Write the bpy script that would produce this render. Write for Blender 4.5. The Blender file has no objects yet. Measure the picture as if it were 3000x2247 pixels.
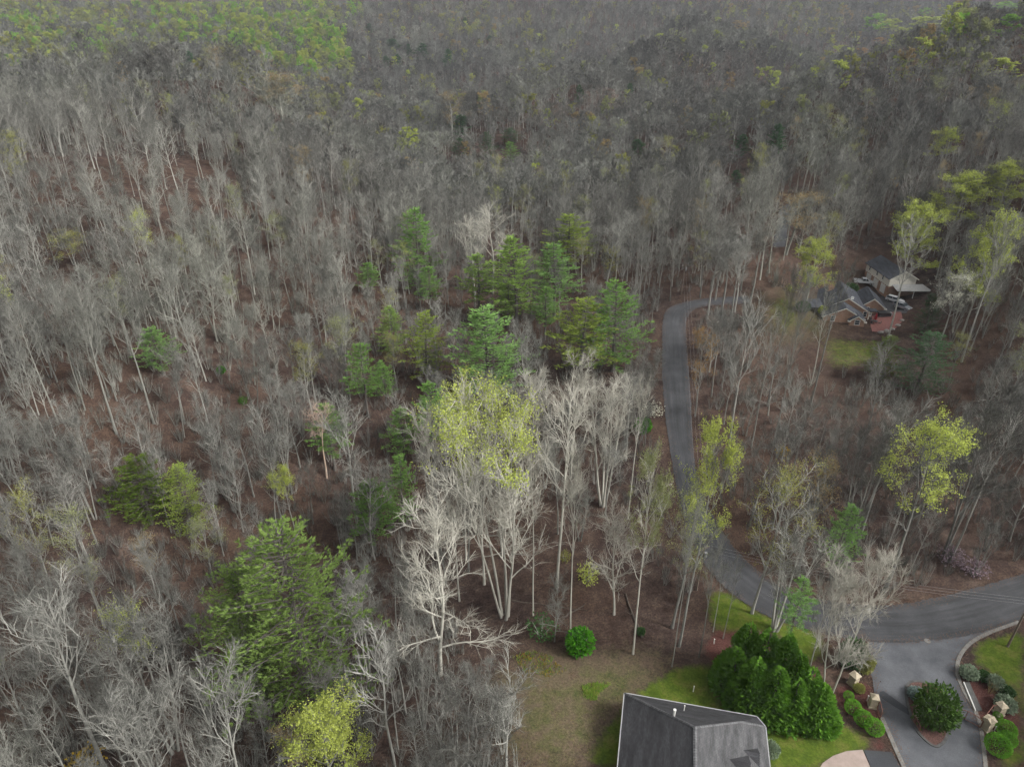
import bpy, bmesh, math, random
import numpy as np
from mathutils import Vector, Matrix
from mathutils import noise as mnoise
from mathutils.geometry import delaunay_2d_cdt

# ------------------------------------------------------------------ camera, sky, sun, exposure
S = bpy.context.scene
C = S.collection
F = 2010.0                                   # focal length in photo pixels (3000 wide)
PITCH = math.radians(28.0)
CAM = np.array([0.0, 0.0, 80.0])
cd = bpy.data.cameras.new('camera'); cam = bpy.data.objects.new('camera', cd); C.objects.link(cam)
cd.sensor_width = 36.0; cd.lens = 36.0 * F / 3000.0; cd.clip_start = 0.5; cd.clip_end = 8000
cam.location = CAM; cam.rotation_euler = (math.radians(90) - PITCH, 0, 0)
S.camera = cam

W = bpy.data.worlds.new('World'); S.world = W; W.use_nodes = True
wn = W.node_tree; wn.nodes.clear()
sky = wn.nodes.new('ShaderNodeTexSky'); sky.sky_type = 'NISHITA'; sky.sun_disc = False
SUN_EL, SUN_AZ = math.radians(40), math.radians(115)
sky.sun_elevation = SUN_EL; sky.sun_rotation = SUN_AZ; sky.air_density = 1.2; sky.dust_density = 6.0; sky.ozone_density = 1.0
hs = wn.nodes.new('ShaderNodeHueSaturation'); hs.inputs['Saturation'].default_value = 0.14
bg = wn.nodes.new('ShaderNodeBackground'); bg.inputs['Strength'].default_value = 0.085
wo = wn.nodes.new('ShaderNodeOutputWorld')
wn.links.new(sky.outputs[0], hs.inputs['Color']); wn.links.new(hs.outputs[0], bg.inputs[0]); wn.links.new(bg.outputs[0], wo.inputs[0])
sd = bpy.data.lights.new('sun', 'SUN'); sun = bpy.data.objects.new('sun', sd); C.objects.link(sun)
sd.energy = 1.5; sd.angle = math.radians(16); sd.color = (1.0, 0.98, 0.95)
sdir = Vector((math.sin(SUN_AZ) * math.cos(SUN_EL), math.cos(SUN_AZ) * math.cos(SUN_EL), math.sin(SUN_EL)))
sun.rotation_euler = sdir.to_track_quat('Z', 'Y').to_euler(); sun.location = (0, -40, 150)
vs = S.view_settings; vs.view_transform = 'Standard'; vs.look = 'None'; vs.gamma = 1.0; vs.exposure = 1.22; vs.use_curve_mapping = False
S.cycles.adaptive_threshold = .03; S.cycles.max_bounces = 4; S.cycles.diffuse_bounces = 2; S.cycles.glossy_bounces = 2; S.cycles.transmission_bounces = 2
S.cycles.transparent_max_bounces = 4; S.cycles.caustics_reflective = False; S.cycles.caustics_refractive = False

# ------------------------------------------------------------------ projection helpers (photo pixels <-> world)
FW = np.array([0, math.cos(PITCH), -math.sin(PITCH)]); UP = np.array([0, math.sin(PITCH), math.cos(PITCH)]); RT = np.array([1.0, 0, 0])
NADIR = 1123.5 + F / math.tan(PITCH)
def ray(px, py): return RT * ((px - 1500) / F) + FW + UP * ((1123.5 - py) / F)
def at(px, py, z):
    d = ray(px, py); return CAM + d * ((z - CAM[2]) / d[2])
def proj(p):
    d = np.asarray(p, float) - CAM
    w = d @ FW
    return 1500 + F * (d @ RT) / w, 1123.5 - F * (d @ UP) / w, w
def inpoly(x, y, poly):
    x = np.asarray(x, float); y = np.asarray(y, float); r = np.zeros(x.shape, bool)
    n = len(poly)
    for i in range(n):
        x0, y0 = poly[i]; x1, y1 = poly[i - 1]
        if y0 == y1: continue
        c = ((y0 > y) != (y1 > y)) & (x < (x1 - x0) * (y - y0) / (y1 - y0) + x0)
        r ^= c
    return r

# ------------------------------------------------------------------ terrain height: control points (pixel x, pixel y, height) and hidden world points
CP = [(1500, 2247, 0), (2300, 2150, 0), (2700, 2000, 0), (3000, 1750, .8), (3000, 2247, -.3), (2000, 1900, -.4), (1800, 2100, -.2),
      (1700, 1850, -1.5), (1500, 1750, -3.5), (1200, 1950, -4), (1250, 2247, -3), (900, 2100, -6), (500, 2100, -6), (0, 2247, -7), (0, 1800, -3),
      (2300, 1800, 0), (2100, 1700, .2), (2020, 1500, 2), (800, 1500, -5), (400, 1550, -1), (1150, 1300, -4), (1500, 1400, -2.5), (1750, 1400, 1), (1450, 1130, 1.5), (1800, 1100, 5),
      (2480, 985, 8.2), (2420, 1000, 8), (2600, 900, 8.6), (2540, 830, 8.8), (2700, 850, 10), (2650, 1050, 7.6), (2250, 1000, 8.2), (2950, 1100, 9), (2950, 1400, 3), (2600, 1250, 5), (2700, 1550, 1.2), (2300, 1300, 4), (2200, 1550, 1.5)]
# the same with a distance instead of a height, judged from road width and crown size
CD = [(1990, 1150, 153), (1990, 920, 185), (2090, 885, 190), (600, 1150, 142), (150, 1250, 128), (850, 900, 182), (600, 800, 187), (200, 850, 168), (0, 1000, 148), (200, 610, 188), (480, 590, 197), (400, 485, 226),
      (150, 475, 216), (0, 480, 212), (650, 520, 238), (880, 520, 290), (1060, 600, 300), (1350, 620, 300), (1350, 820, 218), (1700, 800, 218), (1650, 640, 285), (1900, 650, 260), (2300, 690, 220),
      (2950, 700, 188), (2500, 560, 272), (2800, 430, 272), (2990, 330, 305), (2360, 275, 410), (2590, 150, 430), (2750, 110, 410), (3000, 60, 420), (2150, 420, 355), (1950, 420, 395),
      (1430, 450, 405), (1300, 420, 425), (1320, 360, 480), (1650, 270, 525), (1980, 95, 800), (1750, 400, 430), (1050, 330, 600), (1400, 250, 790), (1400, 150, 930), (1250, 150, 920), (1500, 45, 1150), (1150, 60, 1080),
      (800, 110, 850), (1000, 190, 800), (600, 190, 760), (300, 170, 760), (100, 60, 1000), (450, 50, 1020), (2150, 150, 980), (2400, 30, 1150), (2750, 10, 1300), (1500, -30, 1600), (300, -30, 1500), (2700, -30, 1600),
      (1560, 250, 800), (1720, 200, 880), (1880, 125, 1000), (2040, 50, 1120), (2330, 215, 880), (2450, 150, 960), (2620, 80, 1080), (2850, 35, 1200), (1500, 300, 500), (1820, 185, 640), (700, 250, 320), (350, 235, 320), (950, 330, 480)]
WP = [(-150, 270, 38), (-240, 280, 40), (-140, 305, 36), (-260, 330, 36), (-85, 290, 26), (-150, 420, 10), (-280, 450, 12), (-50, 400, 6), (15, 600, -16), (60, 680, -16), (120, 800, 0), (180, 930, 26), (-60, 610, -10), 
      (190, 560, -8), (260, 610, 0), (330, 640, 14), (420, 700, 36), (-180, 500, -6), (-60, 500, -8), (-300, 560, -2), (-1000, 1700, 160), (0, 1800, 165), (1100, 1800, 170), (-2200, 3200, 210), (0, 3200, 220), (2500, 3200, 215),
      (0, -40, 2), (-150, 0, -6), (150, 0, 2), (-170, 120, 16), (200, 120, 12), (-320, 260, 44), (340, 310, 50), (-600, 750, 60), (800, 850, 100)]
_pts = [tuple(at(a, b, z)) for a, b, z in CP] + [tuple(CAM + ray(a, b) * d) for a, b, d in CD] + WP
def _st(x, y):
    q = np.maximum(y, -60) + 110.0
    return x / q * 1.4, np.log(q) * 1.2
_cx = np.array([p[0] for p in _pts]); _cy = np.array([p[1] for p in _pts]); _cz = np.array([p[2] for p in _pts])
_cs, _ct = _st(_cx, _cy)
def _phi(r2): return 0.5 * r2 * np.log(r2 + 1e-9)
_n = len(_pts)
_A = np.zeros((_n + 3, _n + 3)); _A[:_n, :_n] = _phi((_cs[:, None] - _cs) ** 2 + (_ct[:, None] - _ct) ** 2) + np.eye(_n) * 2e-4
_A[:_n, _n] = 1; _A[:_n, _n + 1] = _cs; _A[:_n, _n + 2] = _ct; _A[_n:, :_n] = _A[:_n, _n:].T
_w = np.linalg.solve(_A, np.concatenate([_cz, [0, 0, 0]]))
def H(x, y):
    x = np.atleast_1d(np.asarray(x, float)); y = np.atleast_1d(np.asarray(y, float))
    sh = x.shape; x = x.ravel(); y = y.ravel(); out = np.empty(x.size)
    for k in range(0, x.size, 20000):
        s, t = _st(x[k:k + 20000], y[k:k + 20000])
        out[k:k + 20000] = _phi((s[:, None] - _cs) ** 2 + (t[:, None] - _ct) ** 2) @ _w[:_n] + _w[_n] + _w[_n + 1] * s + _w[_n + 2] * t
    yy = np.clip((y - 150) / 250, 0, 1)
    out += yy * (2.2 * np.sin(x * .021 + y * .013) * np.cos(y * .017 - x * .008) + 1.1 * np.sin(x * .051 - y * .037))
    return out.reshape(sh)
def h1(x, y): return float(H([x], [y])[0])
_ts = np.geomspace(35, 5000, 700)
def G(px, py):
    d = ray(px, py); p = CAM[None] + d[None] * _ts[:, None]
    below = p[:, 2] < H(p[:, 0], p[:, 1])
    i = int(np.argmax(below)) if below.any() else len(_ts) - 1
    a, b = _ts[max(i - 1, 0)], _ts[i]
    for _ in range(2):
        u = np.linspace(a, b, 14); q = CAM[None] + d[None] * u[:, None]
        bl = q[:, 2] < H(q[:, 0], q[:, 1]); j = int(np.argmax(bl)) if bl.any() else 13
        a, b = u[max(j - 1, 0)], u[j]
    q = CAM + d * b; q[2] = h1(q[0], q[1]); return q
def topheight(base, ty):
    d0 = base - CAM; v = (1123.5 - ty) / F
    return (v * (d0 @ FW) - d0 @ UP) / (UP[2] - v * FW[2])

# ------------------------------------------------------------------ object helpers
def tag(o, label=None, cat=None, group=None, kind=None):
    if label: o['label'] = label
    if cat: o['category'] = cat
    if group: o['group'] = group
    if kind: o['kind'] = kind
    return o
def empty(name, loc, label=None, cat=None, group=None, rz=0):
    o = bpy.data.objects.new(name, None); C.objects.link(o); o.location = loc; o.rotation_euler = (0, 0, rz); o.empty_display_size = .3
    return tag(o, label, cat, group)
class MB:
    def __init__(s): s.v = []; s.f = []; s.m = []
    def face(s, pts, m=0):
        k = len(s.v); s.v.extend([tuple(p) for p in pts]); s.f.append(tuple(range(k, k + len(pts)))); s.m.append(m)
    def box(s, c, d, rz=0.0, m=0, taper=1.0):
        x, y, z = d[0] / 2, d[1] / 2, d[2] / 2; k = len(s.v); co, si = math.cos(rz), math.sin(rz)
        for dz in (-z, z):
            t = taper if dz > 0 else 1.0
            for dx, dy in ((-x, -y), (x, -y), (x, y), (-x, y)):
                s.v.append((c[0] + (dx * co - dy * si) * t, c[1] + (dx * si + dy * co) * t, c[2] + dz))
        for q in ((3, 2, 1, 0), (4, 5, 6, 7), (0, 1, 5, 4), (1, 2, 6, 5), (2, 3, 7, 6), (3, 0, 4, 7)):
            s.f.append(tuple(k + i for i in q)); s.m.append(m)
        return s
    def tube(s, pts, rad, n=6, m=0, cap=True):
        k0 = len(s.v); P = [Vector(p) for p in pts]
        for i, p in enumerate(P):
            d = (P[min(i + 1, len(P) - 1)] - P[max(i - 1, 0)]); d = d.normalized() if d.length > 1e-9 else Vector((0, 0, 1))
            a = d.orthogonal().normalized() if abs(d.z) < .95 else (Vector((1, 0, 0)) - d * d.x).normalized()
            b = d.cross(a); r = rad[i] if isinstance(rad, (list, tuple)) else rad
            for j in range(n):
                an = 2 * math.pi * j / n; q = p + (a * math.cos(an) + b * math.sin(an)) * r
                s.v.append((q.x, q.y, q.z))
        for i in range(len(P) - 1):
            for j in range(n):
                a0 = k0 + i * n + j; a1 = k0 + i * n + (j + 1) % n
                s.f.append((a0, a1, a1 + n, a0 + n)); s.m.append(m)
        if cap:
            s.f.append(tuple(k0 + (len(P) - 1) * n + j for j in range(n))); s.m.append(m)
            s.f.append(tuple(k0 + j for j in reversed(range(n)))); s.m.append(m)
        return s
    def mesh(s, name, mats, off=(0, 0, 0), smooth=False):
        me = bpy.data.meshes.new(name); v = [(a[0] - off[0], a[1] - off[1], a[2] - off[2]) for a in s.v] if any(off) else s.v
        me.from_pydata(v, [], s.f)
        for mt in mats: me.materials.append(mt)
        if len(mats) > 1: me.polygons.foreach_set('material_index', s.m)
        if smooth: me.polygons.foreach_set('use_smooth', [True] * len(s.f))
        me.update(); return me
    def build(s, name, mats, parent=None, off=None, smooth=False, loc=None):
        mats = mats if isinstance(mats, (list, tuple)) else [mats]
        if off is None: off = tuple(parent.location) if parent is not None else (0, 0, 0)
        g = parent
        while parent is not None and g is not None and g.parent is not None:      # sub-part: offset by the whole chain
            g = g.parent; off = tuple(off[i] + g.location[i] for i in range(3))
        o = bpy.data.objects.new(name, s.mesh(name, mats, off, smooth)); C.objects.link(o)
        if parent is not None: o.parent = parent
        if loc is not None: o.location = loc
        return o

# ------------------------------------------------------------------ materials
def newmat(name):
    m = bpy.data.materials.new(name); m.use_nodes = True; nt = m.node_tree; nt.nodes.clear()
    o = nt.nodes.new('ShaderNodeOutputMaterial'); return m, nt, o
def N(nt, t, **kw):
    n = nt.nodes.new(t)
    for k, v in kw.items():
        if k in n.inputs: n.inputs[k].default_value = v
        else: setattr(n, k, v)
    return n
def ramp(nt, fac, stops):
    r = nt.nodes.new('ShaderNodeValToRGB'); e = r.color_ramp.elements
    while len(e) < len(stops): e.new(.5)
    for i, (p, c) in enumerate(stops): e[i].position = p; e[i].color = (*c, 1)
    nt.links.new(fac, r.inputs[0]); return r.outputs[0]
def mixc(nt, fac, a, b, mode='MIX'):
    m = nt.nodes.new('ShaderNodeMix'); m.data_type = 'RGBA'; m.blend_type = mode
    for sock, v in ((m.inputs[0], fac), (m.inputs[6], a), (m.inputs[7], b)):
        if isinstance(v, (int, float)): sock.default_value = v
        elif isinstance(v, tuple): sock.default_value = (*v, 1)
        else: nt.links.new(v, sock)
    return m.outputs[2]
def math_(nt, op, a, b=0.0, c=None):
    m = nt.nodes.new('ShaderNodeMath'); m.operation = op
    for s, v in zip(m.inputs, (a, b, c)):
        if v is None: continue
        if isinstance(v, (int, float)): s.default_value = v
        else: nt.links.new(v, s)
    return m.outputs[0]
def noise(nt, vec, scale, detail=4.0, rough=.6):
    n = N(nt, 'ShaderNodeTexNoise', Scale=scale, Detail=detail, Roughness=rough); nt.links.new(vec, n.inputs['Vector']); return n.outputs[0]
def plant(name, c1, c2, trans=0.0, scale=.6, rnd=.35, drift=0.0):
    """diffuse plant material: two tints by noise, brightness varying from plant to plant"""
    m, nt, o = newmat(name); L = nt.links
    tc = N(nt, 'ShaderNodeTexCoord'); oi = N(nt, 'ShaderNodeObjectInfo')
    col = mixc(nt, noise(nt, tc.outputs['Object'], scale, 2), c1, c2)
    br = math_(nt, 'MULTIPLY_ADD', oi.outputs['Random'], rnd, 1 - rnd / 2)
    if drift:
        dn = noise(nt, oi.outputs['Location'], .017, 3, .6)
        col = mixc(nt, drift, col, mixc(nt, 1.0, col, ramp(nt, dn, [(.32, (.62, .59, .59)), (.5, (.98, .98, .98)), (.68, (1.25, 1.28, 1.16))]), 'MULTIPLY'))
    cm = N(nt, 'ShaderNodeVectorMath', operation='SCALE'); L.new(col, cm.inputs[0]); L.new(br, cm.inputs['Scale'])
    d = N(nt, 'ShaderNodeBsdfDiffuse'); L.new(cm.outputs[0], d.inputs[0]); out = d.outputs[0]
    if trans:
        t = N(nt, 'ShaderNodeBsdfTranslucent'); L.new(cm.outputs[0], t.inputs[0])
        mx = N(nt, 'ShaderNodeMixShader'); mx.inputs[0].default_value = trans; L.new(out, mx.inputs[1]); L.new(t.outputs[0], mx.inputs[2]); out = mx.outputs[0]
    L.new(out, o.inputs[0]); return m
def solid(name, c, rough=.7, c2=None, scale=2.0, metal=0.0, detail=5.0, bump=0.0, coord='Object'):
    m, nt, o = newmat(name); b = N(nt, 'ShaderNodeBsdfPrincipled', Roughness=rough, Metallic=metal)
    tc = N(nt, 'ShaderNodeTexCoord'); c2 = c2 or tuple(x * .8 for x in c)
    nz = noise(nt, tc.outputs[coord], scale, detail, .65)
    nt.links.new(ramp(nt, nz, [(.35, c2), (.65, c)]), b.inputs['Base Color'])
    if bump:
        bm = N(nt, 'ShaderNodeBump', Strength=bump, Distance=.05); nt.links.new(nz, bm.inputs['Height']); nt.links.new(bm.outputs[0], b.inputs['Normal'])
    nt.links.new(b.outputs[0], o.inputs[0]); return m
M = {}
M['bark'] = plant('bark', (.335, .332, .298), (.165, .163, .147), scale=.9, rnd=.75, drift=.5)
M['bark_dark'] = plant('bark_dark', (.15, .135, .12), (.085, .078, .07), scale=.9)
M['bark_pale'] = plant('bark_pale', (.50, .485, .42), (.31, .30, .26), scale=.9, rnd=.2)
M['bark_dead'] = plant('bark_dead', (.46, .40, .34), (.38, .24, .16), scale=.5)
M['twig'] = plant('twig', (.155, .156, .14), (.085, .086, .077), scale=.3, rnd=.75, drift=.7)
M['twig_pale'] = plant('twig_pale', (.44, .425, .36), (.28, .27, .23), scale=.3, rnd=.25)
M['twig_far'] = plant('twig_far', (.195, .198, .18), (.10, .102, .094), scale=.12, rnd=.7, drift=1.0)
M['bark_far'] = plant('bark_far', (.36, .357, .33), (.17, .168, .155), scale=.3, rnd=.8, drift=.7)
M['leaf_lime'] = plant('leaf_lime', (.45, .50, .12), (.31, .37, .08), .35, .5, .25)
M['leaf_green'] = plant('leaf_green', (.27, .46, .07), (.16, .32, .05), .35, .5, .3)
M['leaf_olive'] = plant('leaf_olive', (.31, .31, .09), (.22, .235, .07), .3, .5, .3)
M['leaf_sage'] = plant('leaf_sage', (.30, .33, .14), (.24, .26, .12), .3, .5, .3)
M['leaf_tan'] = plant('leaf_tan', (.33, .26, .13), (.27, .20, .10), .3, .5, .3)
M['leaf_orange'] = plant('leaf_orange', (.40, .23, .07), (.28, .17, .06), .3, .5, .2)
M['leaf_red'] = plant('leaf_red', (.22, .10, .07), (.17, .10, .07), .2, .5, .3)
M['leaf_white'] = plant('leaf_white', (.66, .66, .56), (.50, .50, .38), .3, .8, .2)
M['leaf_pink'] = plant('leaf_pink', (.28, .21, .245), (.22, .175, .195), .3, .8, .2)
M['leaf_yellow'] = plant('leaf_yellow', (.50, .33, .03), (.34, .25, .03), .3, .8, .2)
M['leaf_bright'] = plant('leaf_bright', (.085, .27, .02), (.045, .16, .013), .3, 1.2, .2)
M['leaf_box'] = plant('leaf_box', (.19, .42, .045), (.115, .29, .03), .25, 3, .15)
M['leaf_dark'] = plant('leaf_dark', (.075, .15, .05), (.03, .07, .022), .2, 2, .2)
M['leaf_magnolia'] = plant('leaf_magnolia', (.10, .18, .035), (.04, .085, .02), .15, 1.5, .2)
M['leaf_grey'] = plant('leaf_grey', (.30, .36, .26), (.12, .17, .10), .2, 4, .2)
M['leaf_silver'] = plant('leaf_silver', (.22, .29, .26), (.09, .13, .12), .2, 4, .2)
M['needle'] = plant('needle', (.19, .33, .08), (.10, .20, .045), .2, .5, .3)
M['needle_light'] = plant('needle_light', (.30, .44, .10), (.155, .27, .055), .25, .5, .25)
M['needle_blue'] = plant('needle_blue', (.26, .43, .13), (.145, .28, .075), .25, .5, .25)
M['needle_yellow'] = plant('needle_yellow', (.31, .39, .075), (.165, .24, .042), .25, .5, .25)
M['needle_olive'] = plant('needle_olive', (.12, .18, .025), (.06, .095, .015), .2, .5, .25)
M['needle_dark'] = plant('needle_dark', (.075, .15, .065), (.036, .08, .038), .15, .5, .3)
M['needle_hem'] = plant('needle_hem', (.20, .28, .075), (.10, .165, .04), .2, .5, .25)
M['needle_hedge'] = plant('needle_hedge', (.17, .34, .04), (.06, .155, .02), .2, 1.2, .2)

# ------------------------------------------------------------------ the ground: one sheet to the far hills, fine near the camera
LAWN = [[(1722, 2247), (1763, 2156), (1830, 2075), (1898, 2007), (1966, 1966), (2020, 1946), (2088, 1953), (2130, 2010), (2260, 2100), (2440, 2120), (2510, 2140), (2550, 2178), (2530, 2205), (2450, 2215), (2395, 2247)],
        [(2085, 1725), (2150, 1745), (2226, 1797), (2400, 1856), (2410, 1900), (2400, 1960), (2340, 1900), (2230, 1840), (2120, 1850), (2075, 1810)],
        [(2905, 1870), (3000, 1850), (3000, 2247), (2893, 2247), (2960, 2205), (2985, 2130), (2975, 2020), (2850, 1930), (2860, 1890)],
        [(2245, 880), (2330, 860), (2350, 930), (2330, 985), (2270, 960)], [(2400, 985), (2560, 995), (2600, 1010), (2580, 1060), (2440, 1090), (2400, 1040)],
        [(2010, 1600), (2050, 1640), (2075, 1740), (2050, 1700)]]
TAN = [[(1915, 950), (1942, 940), (1945, 1150), (1962, 1340), (1935, 1250), (1922, 1050)], [(1500, 2247), (1480, 2050), (1500, 1930), (1600, 1900), (1750, 1930), (1900, 1900), (1960, 1940), (1900, 2000), (1800, 2080), (1722, 2247)],
       [(2940, 1870), (3000, 1850), (3000, 2120), (2970, 2060), (2930, 1930)], [(2240, 870), (2300, 840), (2400, 880), (2420, 980), (2280, 1020)]]
MULCH = [[(2115, 1830), (2060, 1900), (2100, 1950), (2140, 2000), (2260, 2090), (2440, 2110), (2390, 1960)],
         [(2440, 2030), (2500, 1990), (2560, 2010), (2585, 2090), (2570, 2150), (2520, 2130), (2470, 2080)], [(2545, 2160), (2585, 2165), (2605, 2200), (2560, 2195)],
         [(2812, 1940), (2860, 1950), (2960, 2010), (2985, 2080), (2985, 2190), (2920, 2230), (2890, 2190), (2875, 2100), (2830, 2030)]]
def soft(px, py, polys):
    w = np.zeros(px.shape)
    for p in polys: w = np.maximum(w, inpoly(px, py, p))
    return w
tt = np.concatenate([np.linspace(-60, 38, 14)[:-1], np.linspace(38, 130, 190)[:-1], np.linspace(130, 240, 100)[:-1], np.geomspace(240, 4200, 170)])
ss = np.linspace(-1.15, 1.15, 330)
ss = np.concatenate([[-2.2, -1.8, -1.5, -1.3], ss, [1.3, 1.5, 1.8, 2.2]])
YY = np.repeat(tt[:, None], ss.size, 1); XX = ss[None] * (np.maximum(YY, 0) + 38)
ZZ = H(XX, YY)
nr, nc = YY.shape
me = bpy.data.meshes.new('ground')
vv = np.stack([XX, YY, ZZ], -1).reshape(-1, 3)
ii = np.arange(nr * nc).reshape(nr, nc)
qf = np.stack([ii[:-1, :-1], ii[:-1, 1:], ii[1:, 1:], ii[1:, :-1]], -1).reshape(-1, 4)
me.from_pydata(vv.tolist(), [], qf.tolist())
d_ = vv - CAM; w_ = np.maximum(d_ @ FW, 1.0); gx = 1500 + F * (d_ @ RT) / w_; gy = 1123.5 - F * (d_ @ UP) / w_
gx[(d_ @ FW) < 5] = -9e4
att = me.attributes.new('region', 'FLOAT_COLOR', 'POINT')
def blur(w, k):
    w = w.reshape(nr, nc).copy()
    for _ in range(k):
        for ax in (0, 1): w = (np.roll(w, 1, ax) + w + np.roll(w, -1, ax)) / 3
    return w.ravel()
rg = np.ones((nr * nc, 4)); rg[:, 0] = blur(soft(gx, gy, LAWN) * np.where(gy < 1200, .5, 1), 3); rg[:, 1] = blur(soft(gx, gy, TAN), 34); rg[:, 2] = blur(soft(gx, gy, MULCH), 2)
att.data.foreach_set('color', rg.ravel().astype(np.float32))
me.polygons.foreach_set('use_smooth', [True] * len(me.polygons)); me.update()
ground = bpy.data.objects.new('ground', me); C.objects.link(ground)
tag(ground, 'leaf-strewn forest ground with lawns and mulch beds between the trees', None, None, 'structure')
m, nt, o = newmat('forest_floor'); L = nt.links
geo = N(nt, 'ShaderNodeNewGeometry'); pos = geo.outputs['Position']
big = noise(nt, pos, .035, 3); mid = noise(nt, pos, .35, 5, .7); fine = noise(nt, pos, 3.2, 4, .75)
vor = N(nt, 'ShaderNodeTexVoronoi', Scale=5.5); L.new(pos, vor.inputs['Vector'])
lit = ramp(nt, mid, [(.25, (.027, .019, .017)), (.45, (.058, .042, .037)), (.62, (.10, .074, .061)), (.8, (.18, .145, .12))])
lit = mixc(nt, ramp(nt, big, [(.4, (0, 0, 0)), (.65, (1, 1, 1))]), lit, mixc(nt, .45, lit, (.105, .066, .045)))
speck = ramp(nt, fine, [(.3, (.35, .32, .32)), (.5, (.95, .95, .95)), (.72, (1.7, 1.6, 1.5))])
lit = mixc(nt, .85, lit, mixc(nt, 1.0, lit, speck, 'MULTIPLY'))
lit = mixc(nt, .35, lit, mixc(nt, 1.0, lit, ramp(nt, vor.outputs['Distance'], [(.0, (1.5, 1.3, 1.2)), (.6, (.5, .5, .5))]), 'MULTIPLY'))
gr = ramp(nt, noise(nt, pos, .5, 5, .65), [(.25, (.046, .078, .014)), (.5, (.082, .118, .018)), (.72, (.14, .135, .04))])
gr = mixc(nt, .5, gr, mixc(nt, 1.0, gr, speck, 'MULTIPLY'))
tanc = ramp(nt, noise(nt, pos, .30, 6, .7), [(.3, (.062, .078, .026)), (.44, (.105, .098, .05)), (.56, (.125, .10, .066)), (.72, (.115, .078, .06))])
tanc = mixc(nt, .7, tanc, mixc(nt, 1.0, tanc, speck, 'MULTIPLY'))
mul = ramp(nt, noise(nt, pos, 6, 5, .8), [(.3, (.03, .014, .012)), (.5, (.085, .038, .032)), (.75, (.18, .10, .085))])
at_ = N(nt, 'ShaderNodeAttribute', attribute_name='region'); sp = N(nt, 'ShaderNodeSeparateColor'); L.new(at_.outputs['Color'], sp.inputs[0])
edge = math_(nt, 'MULTIPLY_ADD', noise(nt, pos, 1.1, 4, .7), 1.1, -.55)
def thr(v, k=5.0): return math_(nt, 'MULTIPLY_ADD', math_(nt, 'ADD', v, edge), k, -(k * .5) + .5)
def clampn(v):
    c = N(nt, 'ShaderNodeClamp'); L.new(v, c.inputs[0]); return c.outputs[0]
col = mixc(nt, clampn(thr(sp.outputs[1], 1.4)), lit, tanc)
col = mixc(nt, clampn(thr(sp.outputs[2], 4)), col, mul)
col = mixc(nt, clampn(thr(sp.outputs[0], 2.2)), col, gr)
b = N(nt, 'ShaderNodeBsdfDiffuse'); L.new(col, b.inputs[0])
bp = N(nt, 'ShaderNodeBump', Strength=.6, Distance=.12); L.new(fine, bp.inputs['Height']); L.new(bp.outputs[0], b.inputs['Normal'])
L.new(b.outputs[0], o.inputs[0]); me.materials.append(m)

# ------------------------------------------------------------------ roads, driveway, kerbs, island
def asphalt(name, a, b_, streak=0.0):
    m, nt, o = newmat(name); L = nt.links; geo = N(nt, 'ShaderNodeNewGeometry'); pos = geo.outputs['Position']
    c = ramp(nt, noise(nt, pos, .22, 6, .65), [(.3, a), (.7, b_)])
    if streak:
        mp = N(nt, 'ShaderNodeMapping'); mp.inputs['Scale'].default_value = (1.0, .05, 1); tcu = N(nt, 'ShaderNodeTexCoord'); L.new(tcu.outputs['UV'], mp.inputs[0])
        c = mixc(nt, streak, c, mixc(nt, 1.0, c, ramp(nt, noise(nt, mp.outputs[0], 1.3, 3), [(.35, (.55, .55, .55)), (.65, (1.5, 1.5, 1.5))]), 'MULTIPLY'))
    c = mixc(nt, .5, c, mixc(nt, 1.0, c, ramp(nt, noise(nt, pos, 7, 4, .8), [(.3, (.6, .6, .6)), (.7, (1.4, 1.4, 1.4))]), 'MULTIPLY'))
    b = N(nt, 'ShaderNodeBsdfPrincipled', Roughness=.85); L.new(c, b.inputs['Base Color']); L.new(b.outputs[0], o.inputs[0]); return m
M['road'] = asphalt('road_asphalt', (.030, .031, .034), (.056, .057, .061), .6)
M['drive'] = asphalt('drive_asphalt', (.046, .049, .056), (.115, .119, .13))
M['patch'] = asphalt('patch_asphalt', (.030, .032, .037), (.05, .053, .06))
M['concrete'] = solid('kerb_concrete', (.22, .21, .19), .9, (.13, .125, .115), 1.2)
M['kerb_dark'] = solid('kerb_dark', (.10, .10, .095), .9, (.055, .055, .053), 1.5)
M['mulch'] = solid('mulch', (.15, .075, .06), 1.0, (.035, .017, .014), 7, bump=.6)
M['paving_pink'] = solid('patio_concrete', (.36, .285, .25), .9, (.28, .22, .19), .8)
def resample(pts, n):
    P = [np.array(p, float) for p in pts]; out = []
    P = [2 * P[0] - P[1]] + P + [2 * P[-1] - P[-2]]
    seg = len(P) - 3
    for k in range(n):
        t = k / (n - 1) * seg; i = min(int(t), seg - 1); u = t - i
        a, b, c, d = P[i], P[i + 1], P[i + 2], P[i + 3]
        out.append(.5 * ((2 * b) + (c - a) * u + (2 * a - 5 * b + 4 * c - d) * u * u + (3 * b - a - 3 * c + d) * u ** 3))
    return out
def gpts(pts): return [G(*p)[:2] for p in pts]
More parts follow.
